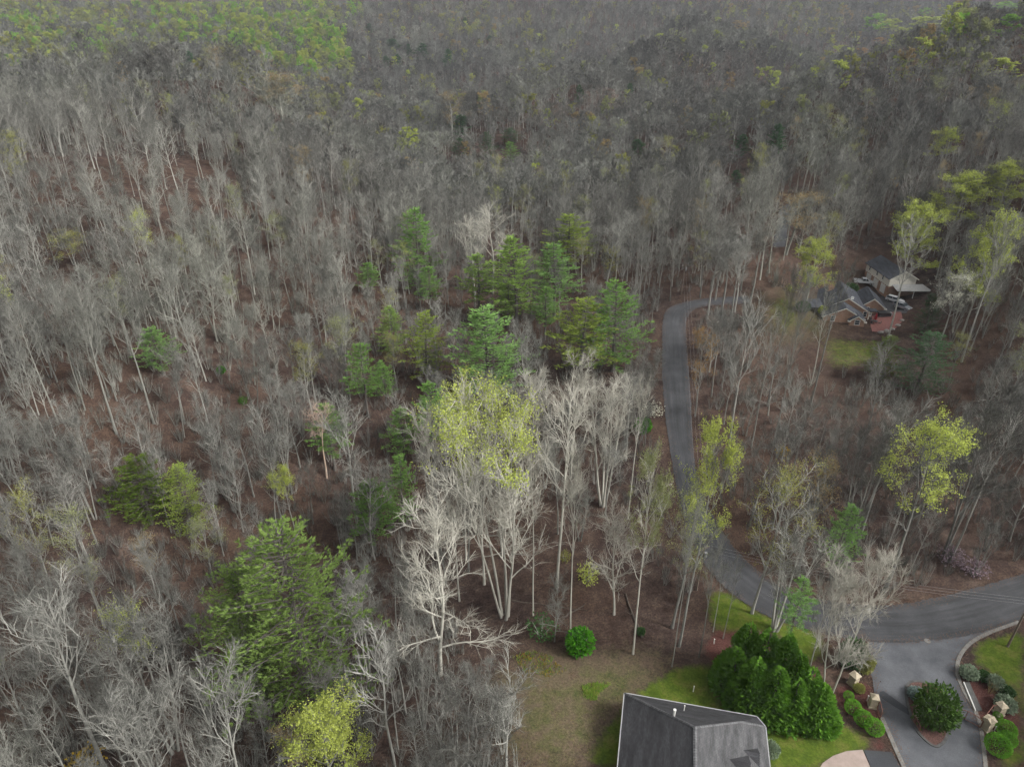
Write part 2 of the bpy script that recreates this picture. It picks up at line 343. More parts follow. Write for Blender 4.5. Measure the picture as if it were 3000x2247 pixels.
def ribbon(name, L_, R_, n, m, mat, lift):
    a = resample(L_, n); b = resample(R_, n); mb = MB()
    rj = np.random.default_rng(n)
    for q in (a, b):
        for i in range(n): q[i] = q[i] + rj.normal(0, .07, 2)
    X = np.array([[a[i] + (b[i] - a[i]) * j / m for j in range(m + 1)] for i in range(n)])
    Z = H(X[..., 0], X[..., 1]) + lift
    mb.v = [(X[i, j, 0], X[i, j, 1], Z[i, j]) for i in range(n) for j in range(m + 1)]
    for i in range(n - 1):
        for j in range(m):
            k = i * (m + 1) + j; mb.f.append((k, k + 1, k + m + 2, k + m + 1)); mb.m.append(0)
    o = mb.build(name, mat, smooth=True)
    uvl = o.data.uv_layers.new(name='UVMap'); ln = np.concatenate([[0], np.cumsum([np.linalg.norm(a[i + 1] - a[i]) for i in range(n - 1)])])
    for lp in o.data.loops: vi = lp.vertex_index; uvl.data[lp.index].uv = (vi % (m + 1) / m * 6.0, ln[vi // (m + 1)])
    nz = sum(p.normal.z for p in o.data.polygons)
    if nz < 0: o.data.flip_normals()
    return o
def strip(name, pts, w, hgt, mat, n=60, lift=.0, label=None, closed=False):
    p = resample(pts, n); mb = MB(); rows = []
    for i in range(n):
        d = p[min(i + 1, n - 1)] - p[max(i - 1, 0)]
        if closed and i in (0, n - 1): d = p[1] - p[-2]
        d = d / (np.linalg.norm(d) + 1e-9); q = np.array([-d[1], d[0]]) * w / 2
        z0 = h1(*p[i]); rows.append([(*(p[i] - q), z0 - .25), (*(p[i] - q * .93), z0 + hgt + lift), (*(p[i] + q * .93), z0 + hgt + lift), (*(p[i] + q), z0 - .25)])
    for i in range(n - 1):
        for j in range(3): mb.face([rows[i][j], rows[i][j + 1], rows[i + 1][j + 1], rows[i + 1][j]])
    if not closed: mb.face(rows[0]); mb.face(rows[-1][::-1])
    o = mb.build(name, mat)
    bm = bmesh.new(); bm.from_mesh(o.data); bmesh.ops.remove_doubles(bm, verts=bm.verts, dist=1e-4); bmesh.ops.recalc_face_normals(bm, faces=bm.faces); bm.to_mesh(o.data); bm.free()
    return tag(o, label, None, None, 'structure')
def patch(name, outline, mat, lift, step=1.0, label=None):
    out = [Vector(p) for p in outline]; n = len(out)
    xs = [p.x for p in out]; ys = [p.y for p in out]; pts = list(out); poly = [(p.x, p.y) for p in out]
    for x in np.arange(min(xs), max(xs), step):
        for y in np.arange(min(ys), max(ys), step):
            if inpoly([x], [y], poly)[0] and min((Vector((x, y)) - q).length for q in out) > step * .4: pts.append(Vector((x, y)))
    v, e, f, *_ = delaunay_2d_cdt(pts, [(i, (i + 1) % n) for i in range(n)], [], 1, 1e-4)
    mb = MB(); z = H([p.x for p in v], [p.y for p in v]) + lift
    mb.v = [(p.x, p.y, zz) for p, zz in zip(v, z)]; mb.f = [tuple(q) for q in f]; mb.m = [0] * len(f)
    o = mb.build(name, mat)
    if sum(p.normal.z for p in o.data.polygons) < 0: o.data.flip_normals()
    return tag(o, label, None, None, 'structure')
ROAD_L = gpts([(3120, 1640), (3000, 1681), (2800, 1738), (2633, 1771), (2480, 1768), (2316, 1730), (2200, 1655), (2105, 1540), (2050, 1420), (2030, 1300), (2023, 1153), (2010, 1000), (2011, 940), (2034, 908), (2080, 897), (2140, 893), (2200, 890)])
ROAD_R = gpts([(3120, 1770), (3000, 1812), (2859, 1857), (2700, 1880), (2540, 1880), (2398, 1853), (2226, 1794), (2075, 1668), (2000, 1500), (1965, 1330), (1943, 1153), (1940, 1000), (1943, 936), (1962, 902), (2034, 880), (2110, 872), (2190, 868)])
UP_L = gpts([(2300, 725), (2316, 665), (2335, 625), (2400, 590)]); UP_R = gpts([(2264, 725), (2278, 655), (2295, 605), (2390, 575)])
tag(ribbon('road', UP_L, UP_R, 24, 4, M['road'], .09), 'short far stretch of the same road glimpsed between bare trees', None, None, 'structure')
tag(ribbon('road', ROAD_L, ROAD_R, 420, 6, M['road'], .09), 'narrow dark asphalt road winding up past the wooded lot', None, None, 'structure')
DL = gpts([(2500, 1840), (2540, 1880), (2549, 1952), (2563, 2030), (2583, 2101), (2615, 2170), (2651, 2247), (2690, 2330)])
DR = gpts([(2960, 1830), (2880, 1862), (2820, 1905), (2805, 1965), (2827, 2029), (2859, 2083), (2874, 2140), (2886, 2247), (2890, 2330)])
tag(ribbon('driveway', DL, DR, 60, 14, M['drive'], .06), 'pale grey asphalt driveway splitting around the planted island', None, None, 'structure')
strip('kerb', gpts([(2985, 1822), (2900, 1853), (2843, 1884), (2811, 1925), (2804, 1972), (2826, 2029), (2857, 2083), (2874, 2140), (2887, 2247), (2891, 2330)]), .5, .12, M['concrete'], 70, label='concrete kerb along the outer side of the driveway')
strip('kerb', gpts([(2583, 2101), (2613, 2170), (2648, 2247), (2688, 2330)]), .55, .12, M['concrete'], 30, label='broad concrete kerb along the house side of the driveway')
ISL = gpts([(2655, 2010), (2669, 1998), (2699, 1998), (2740, 2012), (2775, 2040), (2790, 2085), (2782, 2130), (2770, 2165), (2755, 2182), (2738, 2186), (2713, 2170), (2686, 2139), (2666, 2089), (2656, 2045)])
strip('kerb', ISL + ISL[:1], .34, .16, M['kerb_dark'], 70, closed=True, label='dark kerb ring round the teardrop island')
patch('mulch_ground', resample(ISL + ISL[:1], 40)[:-1], M['mulch'], .13, .6, 'red-brown mulch filling the teardrop island')
patch('patch_ground', gpts([(2577, 2027), (2588, 2024), (2672, 2084), (2668, 2098), (2620, 2070), (2575, 2040)]), M['patch'], .075, .8, 'dark asphalt repair band across the inner driveway lane')
patch('patch_ground', gpts([(2795, 2060), (2850, 2056), (2858, 2074), (2798, 2078)]), M['patch'], .075, .8, 'dark asphalt repair band across the outer driveway lane')
patch('patio_ground', gpts([(2395, 2260), (2410, 2235), (2440, 2214), (2480, 2200), (2527, 2196), (2550, 2250), (2560, 2330), (2395, 2330)]), M['paving_pink'], .07, .8, 'rounded pinkish concrete pad at the lawn edge')
patch('parking_ground', gpts([(2530, 2197), (2612, 2203), (2638, 2247), (2670, 2330), (2566, 2330), (2553, 2250)]), M['patch'], .066, .8, 'dark asphalt parking strip beside the pinkish pad')
mc = G(2717, 1878); mb = MB()
mb.tube([(mc[0], mc[1], mc[2] - .1), (mc[0], mc[1], mc[2] + .11)], .45, 20)
mh = mb.build('manhole_cover', M['concrete']); tag(mh, 'round manhole cover set where driveway meets the road', 'manhole')

# ------------------------------------------------------------------ plant generators (each returns meshes shared by all copies)
class TB:
    """triangle soup collector for trunks, twigs and leaves"""
    def __init__(s): s.v = []; s.f = []; s.m = []
    def tube(s, P, R, n, m=0):
        k0 = len(s.v)
        for i, p in enumerate(P):
            d = (P[min(i + 1, len(P) - 1)] - P[max(i - 1, 0)]).normalized()
            a = Vector((1, 0, 0)) if abs(d.x) < .8 else Vector((0, 1, 0)); a = (a - d * a.dot(d)).normalized(); b = d.cross(a)
            for j in range(n):
                an = 6.28318 * j / n; q = p + (a * math.cos(an) + b * math.sin(an)) * R[i]; s.v.append((q.x, q.y, q.z))
        for i in range(len(P) - 1):
            for j in range(n):
                a0 = k0 + i * n + j; a1 = k0 + i * n + (j + 1) % n; s.f.append((a0, a1, a1 + n, a0 + n)); s.m.append(m)
    def blade(s, p, q, w, side, m=0):
        k = len(s.v); sd = side * (w / 2); s.v += [tuple(p - sd), tuple(p + sd), tuple(q)]; s.f.append((k, k + 1, k + 2)); s.m.append(m)
    def leaf(s, p, d, side, l, w, m=0):
        k = len(s.v); c = p + d * (l * .5); s.v += [tuple(p), tuple(c + side * (w / 2)), tuple(p + d * l), tuple(c - side * (w / 2))]
        s.f.append((k, k + 1, k + 2, k + 3)); s.m.append(m)
    def mesh(s, name, mats):
        me = bpy.data.meshes.new(name); me.from_pydata(s.v, [], s.f)
        for x in mats: me.materials.append(x)
        if len(mats) > 1: me.polygons.foreach_set('material_index', s.m)
        me.update(); return me
def rv(r): 
    while True:
        v = Vector((r.uniform(-1, 1), r.uniform(-1, 1), r.uniform(-1, 1)))
        if .05 < v.length < 1: return v.normalized()
def grow(r, p, d, l, n, up, wob):
    P = [p.copy()]; d = d.normalized()
    for _ in range(n):
        d = (d + Vector((0, 0, up)) + rv(r) * wob).normalized(); P.append(P[-1] + d * (l / n))
    return P
def along(P, t):
    x = t * (len(P) - 1); i = min(int(x), len(P) - 2); return P[i].lerp(P[i + 1], x - i), (P[i + 1] - P[i]).normalized()
def branchdir(r, d, ang):
    o = rv(r); o = (o - d * o.dot(d)).normalized(); return (d * math.cos(ang) + o * math.sin(ang)).normalized()
HREF, WREF = 24.0, 9.0
def deciduous(seed, bole=.45, nl=12, l2=6, l3=4, tw=6, tww=.02, twl=1.25, stems=1, r0=.215, tilt=(.08, .22), el=(38, 62), leaves=0, leafsize=.34, leaflo=.0, crook=.10, spread=1.0, lod=0, clump=.0):
    """trunk mesh data and crown data for a 24 m tree about 9 m wide"""
    r = random.Random(seed); T = TB(); K = TB()
    Hh = HREF
    axes = []
    if stems == 1:
        ax = grow(r, Vector((0, 0, -.6)), Vector((r.uniform(-.03, .03), r.uniform(-.03, .03), 1)), Hh * .93, 11, .10, crook * .35); axes.append((ax, r0, Hh))
    else:
        for k in range(stems):
            a = k * 6.283 / stems + r.uniform(-.3, .3); t = tilt[0] + (tilt[1] - tilt[0]) * (k + r.random() * .5) / stems
            ax = grow(r, Vector((math.cos(a) * .25, math.sin(a) * .25, -.6)), Vector((math.cos(a) * t, math.sin(a) * t, 1)), Hh * r.uniform(.82, .97) * (1 - .42 * t), 10, .06, crook * .4); axes.append((ax, r0 * r.uniform(.6, .85), Hh))
    ends = []
    for ax, ra, _ in axes:
        n = len(ax); R = [max(ra * (1 - i / (n - 1)) ** .75, .035) * (1.35 if i == 0 else 1) for i in range(n)]
        T.tube(ax, R, 7 if not lod else 4)
        nlm = max(3, nl // stems + (2 if stems > 1 else 0))
        for i in range(nlm):
            t = bole + (0.97 - bole) * ((i + r.random() * .8) / nlm)
            p, d = along(ax, t); a = i * 2.4 + r.uniform(-.5, .5); e = math.radians(r.uniform(*el) + 14 * (t - bole))
            k = (1 - (t - bole) / (1.02 - bole)); l = spread * (2.3 + 5.4 * k ** .6 * min(1, .55 + 1.4 * (t - bole) / (1 - bole))) * r.uniform(.6, 1.12)
            dr = Vector((math.cos(a) * math.cos(e), math.sin(a) * math.cos(e), math.sin(e)))
            lb = grow(r, p, dr, l, 5 if not lod else 3, .10, crook * 1.7); rl = max(ra * (1 - t) * .8, .045) * r.uniform(.7, 1)
            T.tube(lb, [max(rl * (1 - j / len(lb) * .8), .03) for j in range(len(lb))], 5 if not lod else 3)
            ends.append((lb, l))
        ends.append((ax[-4:], Hh * .22))
    tips = []
    for lb, l in ends:
        for i in range(l2):
            t = .22 + .78 * (i + r.random()) / l2; p, d = along(lb, min(t, .999))
            ll = l * r.uniform(.28, .5) * (1.15 - .5 * t)
            b2 = grow(r, p, branchdir(r, d, r.uniform(.5, .95)) + Vector((0, 0, .25)), ll, 2, .12, crook * 2)
            T.tube(b2, [.038, .027, .015], 3)
            srcs = [b2]
            for _ in range(l3):
                q, dd = along(b2, r.uniform(.25, .99)); b3 = grow(r, q, branchdir(r, dd, r.uniform(.4, 1.0)), r.uniform(.7, 1.5), 1, .1, .1)
                T.tube(b3, [.02, .011], 3); srcs.append(b3)
            for b in srcs:
                for _ in range(tw):
                    q, dd = along(b, r.uniform(.15, 1)); dd = (branchdir(r, dd, r.uniform(.25, .9)) + Vector((0, 0, .15))).normalized()
                    e = q + dd * twl * r.uniform(.45, 1.25); K.blade(q, e, tww, dd.orthogonal().normalized() if r.random() < .5 else dd.cross(rv(r)).normalized()); tips.append((q, e))
    if leaves:
        r.shuffle(tips); cnt = 0; zs = sorted(t[1].z for t in tips); zc = zs[int(len(zs) * leaflo)]
        good = [t for t in tips if t[1].z >= zc and (lod or mnoise.noise(t[1] * .42 + Vector((seed * 3.1, 0, 0))) > clump)] or tips
        for i in range(leaves):
            q, e = good[i % len(good)]; p = q.lerp(e, r.uniform(.3, 1.1)) + rv(r) * .25; d = rv(r); d.z -= .2; d.normalize(); sdv = d.cross(rv(r)).normalized()
            l = leafsize * r.uniform(.6, 1.35); K.leaf(p, d, sdv, l, l * r.uniform(.6, .95), 1)
    return T, K
def conifer(seed, base=.22, whorl=.8, nb=5, R=4.2, tufts=9, tl=.42, tw=.10, rise=.12, gap=.2, taper=1.1, r0=.24, per=5, power=.55):
    """white-pine like: whorls of level limbs carrying upturned needle tufts; 24 m tall"""
    r = random.Random(seed); T = TB(); K = TB(); Hh = HREF
    ax = grow(r, Vector((0, 0, -.6)), Vector((0, 0, 1)), Hh + .4, 10, .1, .02)
    T.tube(ax, [max(r0 * (1 - i / 10), .04) * (1.3 if i == 0 else 1) for i in range(11)], 7)
    z = base * Hh
    while z < Hh - .5:
        t = (z - base * Hh) / (Hh * (1 - base)); prof = (1 - t) ** power * min(1, .55 + 1.6 * t) * taper
        p, _ = along(ax, min(z / Hh * .98 + .02, .999)); a0 = r.random() * 6.28
        for k in range(nb):
            if r.random() < gap: continue
            a = a0 + k * 6.283 / nb + r.uniform(-.35, .35); l = max(.5, R * prof * r.uniform(.45, 1.25))
            d = Vector((math.cos(a), math.sin(a), rise + .5 * t + r.uniform(-.08, .1)))
            b = grow(r, p, d, l, 3, .05, .06); T.tube(b, [.07 * (1 - t * .5), .05, .035, .015], 3)
            nt_ = max(3, int(tufts * l / R) + 2)
            for j in range(nt_):
                u = .25 + .75 * (j + r.random()) / nt_; q, dd = along(b, min(u, .999)); sdv = dd.cross(Vector((0, 0, 1))).normalized()
                q2 = q + sdv * r.uniform(-1, 1) * (.16 + .30 * l * (1.05 - u) * .8) + Vector((0, 0, r.uniform(-.08, .18)))
                for _ in range(per):
                    nd = (dd * r.uniform(.2, 1) + sdv * r.uniform(-.9, .9) + Vector((0, 0, r.uniform(.0, .75)))).normalized()
                    K.blade(q2, q2 + nd * tl * r.uniform(.6, 1.3), tw * r.uniform(.7, 1.3), nd.cross(rv(r)).normalized())
        z += whorl * r.uniform(.75, 1.25) * (1 - .35 * t)
    for _ in range(24):
        q = ax[-1] + Vector((r.uniform(-.2, .2), r.uniform(-.2, .2), r.uniform(-1.2, .1))); nd = (Vector((r.uniform(-.5, .5), r.uniform(-.5, .5), 1))).normalized()
        K.blade(q, q + nd * tl, tw, nd.cross(rv(r)).normalized())
    return T, K
def cypress(seed, R=.30, n=5600, size=.088):
    """dense feathery cone of unit height: sprays angled up and out over the whole skirt"""
    r = random.Random(seed); T = TB(); K = TB()
    T.tube([Vector((0, 0, -.06)), Vector((0, 0, .4)), Vector((0, 0, .92))], [.025, .018, .006], 6)
    lobes = [(r.random() * 6.28, r.uniform(.0, .92), r.uniform(.5, 1)) for _ in range(60)]
    for i in range(n):
        la, lz, lw = lobes[i % 60]; t = min(max(lz + r.gauss(0, .05), 0.0), .99); a = la + r.gauss(0, .23)
        pr = R * ((1 - t) ** .8 * (1 if t > .12 else .8 + 1.6 * t)) * (.66 + .42 * lw) + .008
        rr = pr * (1 - .35 * r.random() ** 2); p = Vector((math.cos(a) * rr, math.sin(a) * rr, t))
        out = Vector((math.cos(a), math.sin(a), 0)); d = (out * r.uniform(.5, 1.1) + Vector((0, 0, r.uniform(.35, 1.0))) + rv(r) * .35).normalized()
        l = size * r.uniform(.55, 1.1) * (1.1 - .5 * t); sdv = d.cross(rv(r)).normalized(); K.leaf(p - d * l * .4, d, sdv, l, l * .42)
    return T, K
def bush(seed, n=1500, size=.10, lobes=7, hollow=.55, stems=5, squash=.9, rough=.25, flat=False):
    """leafy mound of unit radius sitting on its base, height about 1.7*squash"""
    r = random.Random(seed); T = TB(); K = TB()
    for k in range(stems):
        a = k * 6.28 / stems; e = Vector((math.cos(a) * r.uniform(.3, .6), math.sin(a) * r.uniform(.3, .6), squash * r.uniform(.8, 1.2)))
        T.tube([Vector((math.cos(a) * .06, math.sin(a) * .06, -.1)), e * .5, e], [.04, .03, .012], 4)
    cs = [Vector((0, 0, .85 * squash))] + [Vector((math.cos(a) * .42, math.sin(a) * .42, squash * r.uniform(.45, 1.15))) for a in [r.random() * 6.28 for _ in range(lobes)]]
    rd = [.85] + [r.uniform(.42, .6) for _ in range(lobes)]
    if rough == 0: cs, rd = cs[:1], [.95]
    i = 0
    while i < n:
        k = r.randrange(len(cs)) if r.random() < .7 else 0; d = rv(r); rr = rd[k] * (hollow + (1 - hollow) * r.random() ** .35) * (1 + r.uniform(-rough, rough) * .3)
        p = cs[k] + Vector((d.x * rr, d.y * rr, d.z * rr * squash))
        if p.z < .02: continue
        dd = (d + rv(r) * .8 + Vector((0, 0, .25))).normalized(); l = size * r.uniform(.6, 1.3); K.leaf(p, dd, dd.cross(rv(r)).normalized(), l, l * .6); i += 1
    return T, K
def brush(seed, stems=9, n=160, leaves=0, ls=.2):
    """leafless thicket of unit height"""
    r = random.Random(seed); T = TB(); K = TB()
    for k in range(stems):
        a = r.random() * 6.28; s = r.uniform(.1, .55); b = grow(r, Vector((math.cos(a) * .05, math.sin(a) * .05, -.05)), Vector((math.cos(a) * s, math.sin(a) * s, 1)), r.uniform(.55, 1), 3, .05, .10)
        T.tube(b, [.010, .007, .005, .003], 3)
        for _ in range(n // stems):
            q, dd = along(b, r.uniform(.2, 1)); dd = branchdir(r, dd, r.uniform(.3, .9)); e = q + dd * r.uniform(.12, .38); K.blade(q, e, .008, dd.cross(rv(r)).normalized())
            for _ in range(leaves):
                d2 = rv(r); K.leaf(q.lerp(e, r.random()), d2, d2.cross(rv(r)).normalized(), ls * r.uniform(.5, 1.2), ls * .6, 1)
    return T, K
def two(tk, name, bark, crown):
    T, K = tk; q = np.array(K.v); w = 2 * float(np.percentile(np.hypot(q[:, 0], q[:, 1]), 96))
    return T.mesh(name + '_trunk', [bark]), K.mesh(name + '_crown', crown), w
def one(tk, name, bark, crown, scale=1.0):
    T, K = tk; X = TB(); X.v = T.v + K.v; n = len(T.v); X.f = T.f + [tuple(i + n for i in q) for q in K.f]; X.m = [0] * len(T.f) + [1 + j for j in K.m]
    return X.mesh(name, [bark] + crown)

V = {}
V['bare'] = [two(deciduous(10 + i, bole=(.48, .56, .42, .6, .5, .45)[i], nl=(12, 11, 13, 9, 12, 14)[i], el=((36, 60), (45, 68), (28, 55), (40, 62), (50, 72), (30, 58))[i], crook=(.10, .08, .16, .12, .08, .18)[i]), 'bare_tree', M['bark'], [M['twig']]) for i in range(6)]
V['multi'] = [two(deciduous(30 + i, bole=.3, nl=16, l2=6, stems=(3, 4, 2)[i], el=(48, 72), crook=.07, spread=.75), 'multi_tree', M['bark'], [M['twig']]) for i in range(3)]
V['spread'] = [two(deciduous(40 + i, bole=.2, nl=16, l2=8, el=(18, 50), crook=.2, spread=1.15), 'spread_tree', M['bark'], [M['twig']]) for i in range(3)]
V['leafy'] = [two(deciduous(50 + i, bole=(.42, .35, .5, .45)[i], nl=12, l2=6, l3=3, tw=4, leaves=8500, leafsize=.15, leaflo=(.15, .0, .25, .1)[i], crook=.14), 'leafy_tree', M['bark'], [M['twig'], M['leaf_lime']]) for i in range(4)]
V['fuzzy'] = [two(deciduous(57, bole=.32, nl=18, l2=8, l3=7, tw=7, twl=1.0, tww=.022, r0=.26, stems=2, el=(20, 60), crook=.2), 'fuzzy_tree', M['bark'], [M['twig']])]
V['dense'] = [two(deciduous(58, bole=.22, nl=14, l2=7, l3=3, tw=4, leaves=15000, leafsize=.2, clump=-.45, el=(15, 60), crook=.14), 'dense_tree', M['bark'], [M['twig'], M['leaf_lime']])]
V['tulip'] = [two(deciduous(55, bole=.38, nl=30, l2=6, l3=3, tw=4, stems=5, r0=.17, tilt=(.02, .36), el=(28, 62), crook=.11, spread=.8, leaves=10500, leafsize=.135, leaflo=.62, clump=-.35), 'tulip_tree', M['bark'], [M['twig'], M['leaf_lime']])]
V['bud'] = [two(deciduous(60 + i, bole=(.4, .3, .48)[i], nl=13, l2=6, l3=3, tw=4, leaves=4200, leafsize=.15, crook=.14), 'bud_tree', M['bark'], [M['twig'], M['leaf_olive']]) for i in range(3)]
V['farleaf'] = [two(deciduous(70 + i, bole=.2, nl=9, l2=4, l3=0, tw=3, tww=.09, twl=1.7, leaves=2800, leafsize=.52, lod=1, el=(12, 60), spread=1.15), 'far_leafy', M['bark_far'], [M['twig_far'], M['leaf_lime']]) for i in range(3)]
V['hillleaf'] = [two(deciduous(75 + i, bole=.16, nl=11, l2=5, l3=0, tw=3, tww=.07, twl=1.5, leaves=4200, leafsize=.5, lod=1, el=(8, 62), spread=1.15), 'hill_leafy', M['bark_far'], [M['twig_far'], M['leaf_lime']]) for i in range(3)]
V['pine'] = [two(conifer(80 + i, base=(.2, .3, .12, .25)[i], R=(4.2, 3.9, 4.4, 4.0)[i], tufts=20, per=8, whorl=.85), 'pine', M['bark_dark'], [M['needle']]) for i in range(4)]
V['hemlock'] = [two(conifer(90 + i, base=.06, R=4.6, nb=7, whorl=.75, tufts=26, tl=.28, tw=.085, rise=-.02, per=8, gap=.3, taper=1.25, power=.5), 'hemlock', M['bark_dark'], [M['needle']]) for i in range(2)]
V['farpine'] = [two(conifer(95 + i, base=.15, R=4.0, nb=5, whorl=1.2, tufts=6, tl=1.1, tw=.42, per=4), 'far_pine', M['bark_dark'], [M['needle_dark']]) for i in range(2)]
V['cypress'] = [two(cypress(100 + i), 'cypress', M['bark_dark'], [M['needle_hedge']]) for i in range(3)]
V['box'] = [two(bush(110 + i, 2600, .13, rough=0, hollow=.8), 'boxwood', M['bark_dark'], [M['leaf_box']]) for i in range(2)]
V['bush'] = [two(bush(115 + i, 1700, .20), 'bush', M['bark'], [M['leaf_dark']]) for i in range(3)]
V['looseb'] = [two(bush(118 + i, 420, .16, hollow=.2, rough=.8), 'loose_bush', M['bark'], [M['leaf_olive']]) for i in range(2)]
V['magnolia'] = [two(bush(121, 3600, .15, lobes=12, hollow=.45, squash=1.3), 'magnolia', M['bark'], [M['leaf_magnolia']])]
V['brush'] = [two(brush(124 + i, leaves=0), 'brush', M['bark'], [M['twig']]) for i in range(3)]

count = {}
CLEAR = []
TREES = []                       # (root, pixel centre of the crown, short phrase for use as a landmark)
def setmats(o, mats):
    for s, mt in zip(o.material_slots, mats):
        if mt is not None: s.link = 'OBJECT'; s.material = mt
def put(kind, base, sx, sz, name, label, cat, group=None, rz=None, var=None, bark=None, crown=None, lean=None):
    """a plant as an Empty with its own trunk and crown; sx, sz scale the shared mesh"""
    k = count.get(kind, 0); count[kind] = k + 1
    tm, km, _ = V[kind][(var if var is not None else k) % len(V[kind])]
    e = empty(name, tuple(base), label, cat, group, rz if rz is not None else (k * 2.399) % 6.283)
    if lean: e.rotation_euler = (lean[0], lean[1], e.rotation_euler[2])
    a = bpy.data.objects.new('trunk', tm); b = bpy.data.objects.new('crown', km)
    for q in (a, b): C.objects.link(q); q.parent = e; q.scale = (sx, sx, sz)
    if bark: setmats(a, [bark])
    if crown: setmats(b, crown)
    return e
def tree(kind, tx, ty, by, wpx, name, label, cat='tree', group=None, bx=None, mark=None, zmul=1.0, **kw):
    """place a tree by the pixel of its top, the pixel row of its foot and its crown width in pixels"""
    if bx is None: bx = tx + (1500 - tx) * (by - ty) / (NADIR - ty)
    base = G(bx, by); hh = topheight(base, ty); dep = (base + np.array([0, 0, hh * .6]) - CAM) @ FW
    hh = float(np.clip(hh, 1, 48))
    vr = kw.get('var'); vr = count.get(kind, 0) if vr is None else vr
    e = put(kind, base, wpx * dep / F / V[kind][vr % len(V[kind])][2], hh / HREF, name, label, cat, group, **kw)
    if kind not in ('cypress',): TREES.append((e, (tx, ty * .6 + by * .4), mark)); CLEAR.append((tx, ty, by, wpx, dep, kind))
    return e

# ------------------------------------------------------------------ trees one can pick out: (kind, top x, top y, foot y, crown width, ...) in photo pixels
PB = dict(bark=M['bark_pale'], crown=[M['twig_pale']])
def leafm(k): return dict(crown=[None, M['leaf_' + k]])
def leafp(k): return dict(bark=M['bark_pale'], crown=[M['twig_pale'], M['leaf_' + k]])
def nd(k): return dict(crown=[M['needle_' + k] if k else M['needle']])
# the wooded lot in the middle
tree('tulip', 1475, 1100, 1805, 420, 'tulip_tree', 'tallest pale-barked tulip tree, lime dome of new leaves in mid lot', mark='lime-domed tulip tree', var=2, **leafp('lime'))
tree('leafy', 1345, 1135, 1640, 110, 'tulip_tree', 'narrow lime-leaved tree touching the tall lime-domed tulip tree', mark='narrow lime tree', var=1, **leafp('lime'))
tree('bare', 1655, 1130, 1722, 210, 'bare_tree', 'big pale bare tree beside the lime-domed tulip tree', mark='big pale bare tree', var=0, **PB)
tree('multi', 1800, 1045, 1480, 170, 'bare_tree', 'pale broom-shaped bare tree with many upright stems beside the road', mark='broom-shaped tree', var=1, **PB)
tree('spread', 1255, 1470, 1975, 370, 'bare_tree', 'whitest wide-spreading bare tree above the brushy thicket', mark='white spreading tree', var=0, **PB)
tree('bare', 1255, 1200, 1640, 130, 'bare_tree', 'pale bare tree with a straight trunk just beyond the white spreading tree', var=1, **PB)
tree('bare', 1572, 1290, 1802, 90, 'bare_tree', 'slim pale bare tree rising close beside the tulip tree trunk', var=3, **PB)
tree('bare', 1700, 1330, 1850, 100, 'bare_tree', 'slim pale bare tree standing over the lime sapling', var=4, **PB)
tree('bare', 1408, 1300, 1712, 170, 'bare_tree', 'pale bare tree with low horizontal limb left bare below the tulip dome', var=2, **PB)
tree('spread', 1830, 1480, 1800, 200, 'bare_tree', 'low crooked pale tree tangled above the leaf litter near the road', var=1, **PB)
tree('leafy', 1925, 1320, 1915, 130, 'tulip_tree', 'tall pale straight tree with few yellow-green leaves at the lot corner', var=3, **leafp('sage'))
tree('bare', 1560, 1060, 1420, 150, 'bare_tree', 'pale bare tree between the teal pine and the broom-shaped tree', var=5, **PB)
tree('bare', 1690, 1030, 1400, 130, 'bare_tree', 'pale forked bare tree below the yellowish pine pair', var=2, **PB)
tree('bare', 1545, 930, 1230, 110, 'bare_tree', 'pinkish-grey round bare tree between the teal pine and the yellowish pine', var=5)
tree('bare', 1440, 600, 860, 150, 'bare_tree', 'pale bare tree at the far tip of the lot', var=2, **PB)
tree('bare', 1385, 640, 900, 110, 'bare_tree', 'slender bare tree beside the far tip of the lot', var=0, **PB)
tree('bare', 1330, 1430, 1760, 90, 'bare_tree', 'leaning pale bare tree behind the white spreading tree', var=3, **PB)
tree('bare', 1880, 1110, 1520, 70, 'bare_tree', 'thin pale bare tree at the road edge by the white-flowering shrub', var=3, **PB)
tree('bare', 1480, 1450, 1790, 90, 'bare_tree', 'second stem of pale bark growing against the tulip tree', var=1, **PB)
PG = 'pines on and around the lot'
def pine(x0, x1, y0, y1, k, nm, label, mat, mark=None, kind='pine', var=None):
    tree(kind, (x0 + x1) / 2, y0, y0 + (y1 - y0) * k, (x1 - x0) * 1.3, nm, label, 'pine' if nm == 'pine_tree' else 'tree', PG, mark=mark, var=var, **nd(mat))
pine(1340, 1530, 895, 1105, 1.28, 'pine_tree', 'broad teal-green pine behind the lime-domed tulip tree', 'blue', 'broad teal pine', var=2)
pine(1632, 1790, 872, 1060, 1.25, 'pine_tree', 'yellowish-green pine with a dead grey limb at its foot', 'yellow', 'yellowish pine', var=0)
pine(1738, 1892, 825, 1035, 1.25, 'pine_tree', 'dark green pine behind the yellowish pine, close to the road bend', '', 'dark roadside pine', var=2)
pine(1350, 1450, 742, 890, 1.3, 'pine_tree', 'bright green pine on the left side of the far pine row in the lot', 'light', var=1)
pine(1452, 1575, 695, 920, 1.2, 'pine_tree', 'tall bright green pine in the middle of the far pine row', 'light', 'tall bright pine', var=3)
pine(1570, 1692, 708, 890, 1.25, 'pine_tree', 'pale bluish pine in the far row, next to the tall bright pine', 'blue', var=0)
pine(1608, 1732, 625, 745, 1.5, 'pine_tree', 'olive-green pine standing just outside the lot above the far pine row', 'yellow', 'olive pine', var=1)
pine(1150, 1270, 610, 815, 1.2, 'pine_tree', 'tall bright green pine alone on the brown slope outside the lot', '', 'lone slope pine', var=2)
pine(1042, 1098, 768, 838, 1.4, 'pine_tree', 'small dark green pine below the lone slope pine', '', var=3)
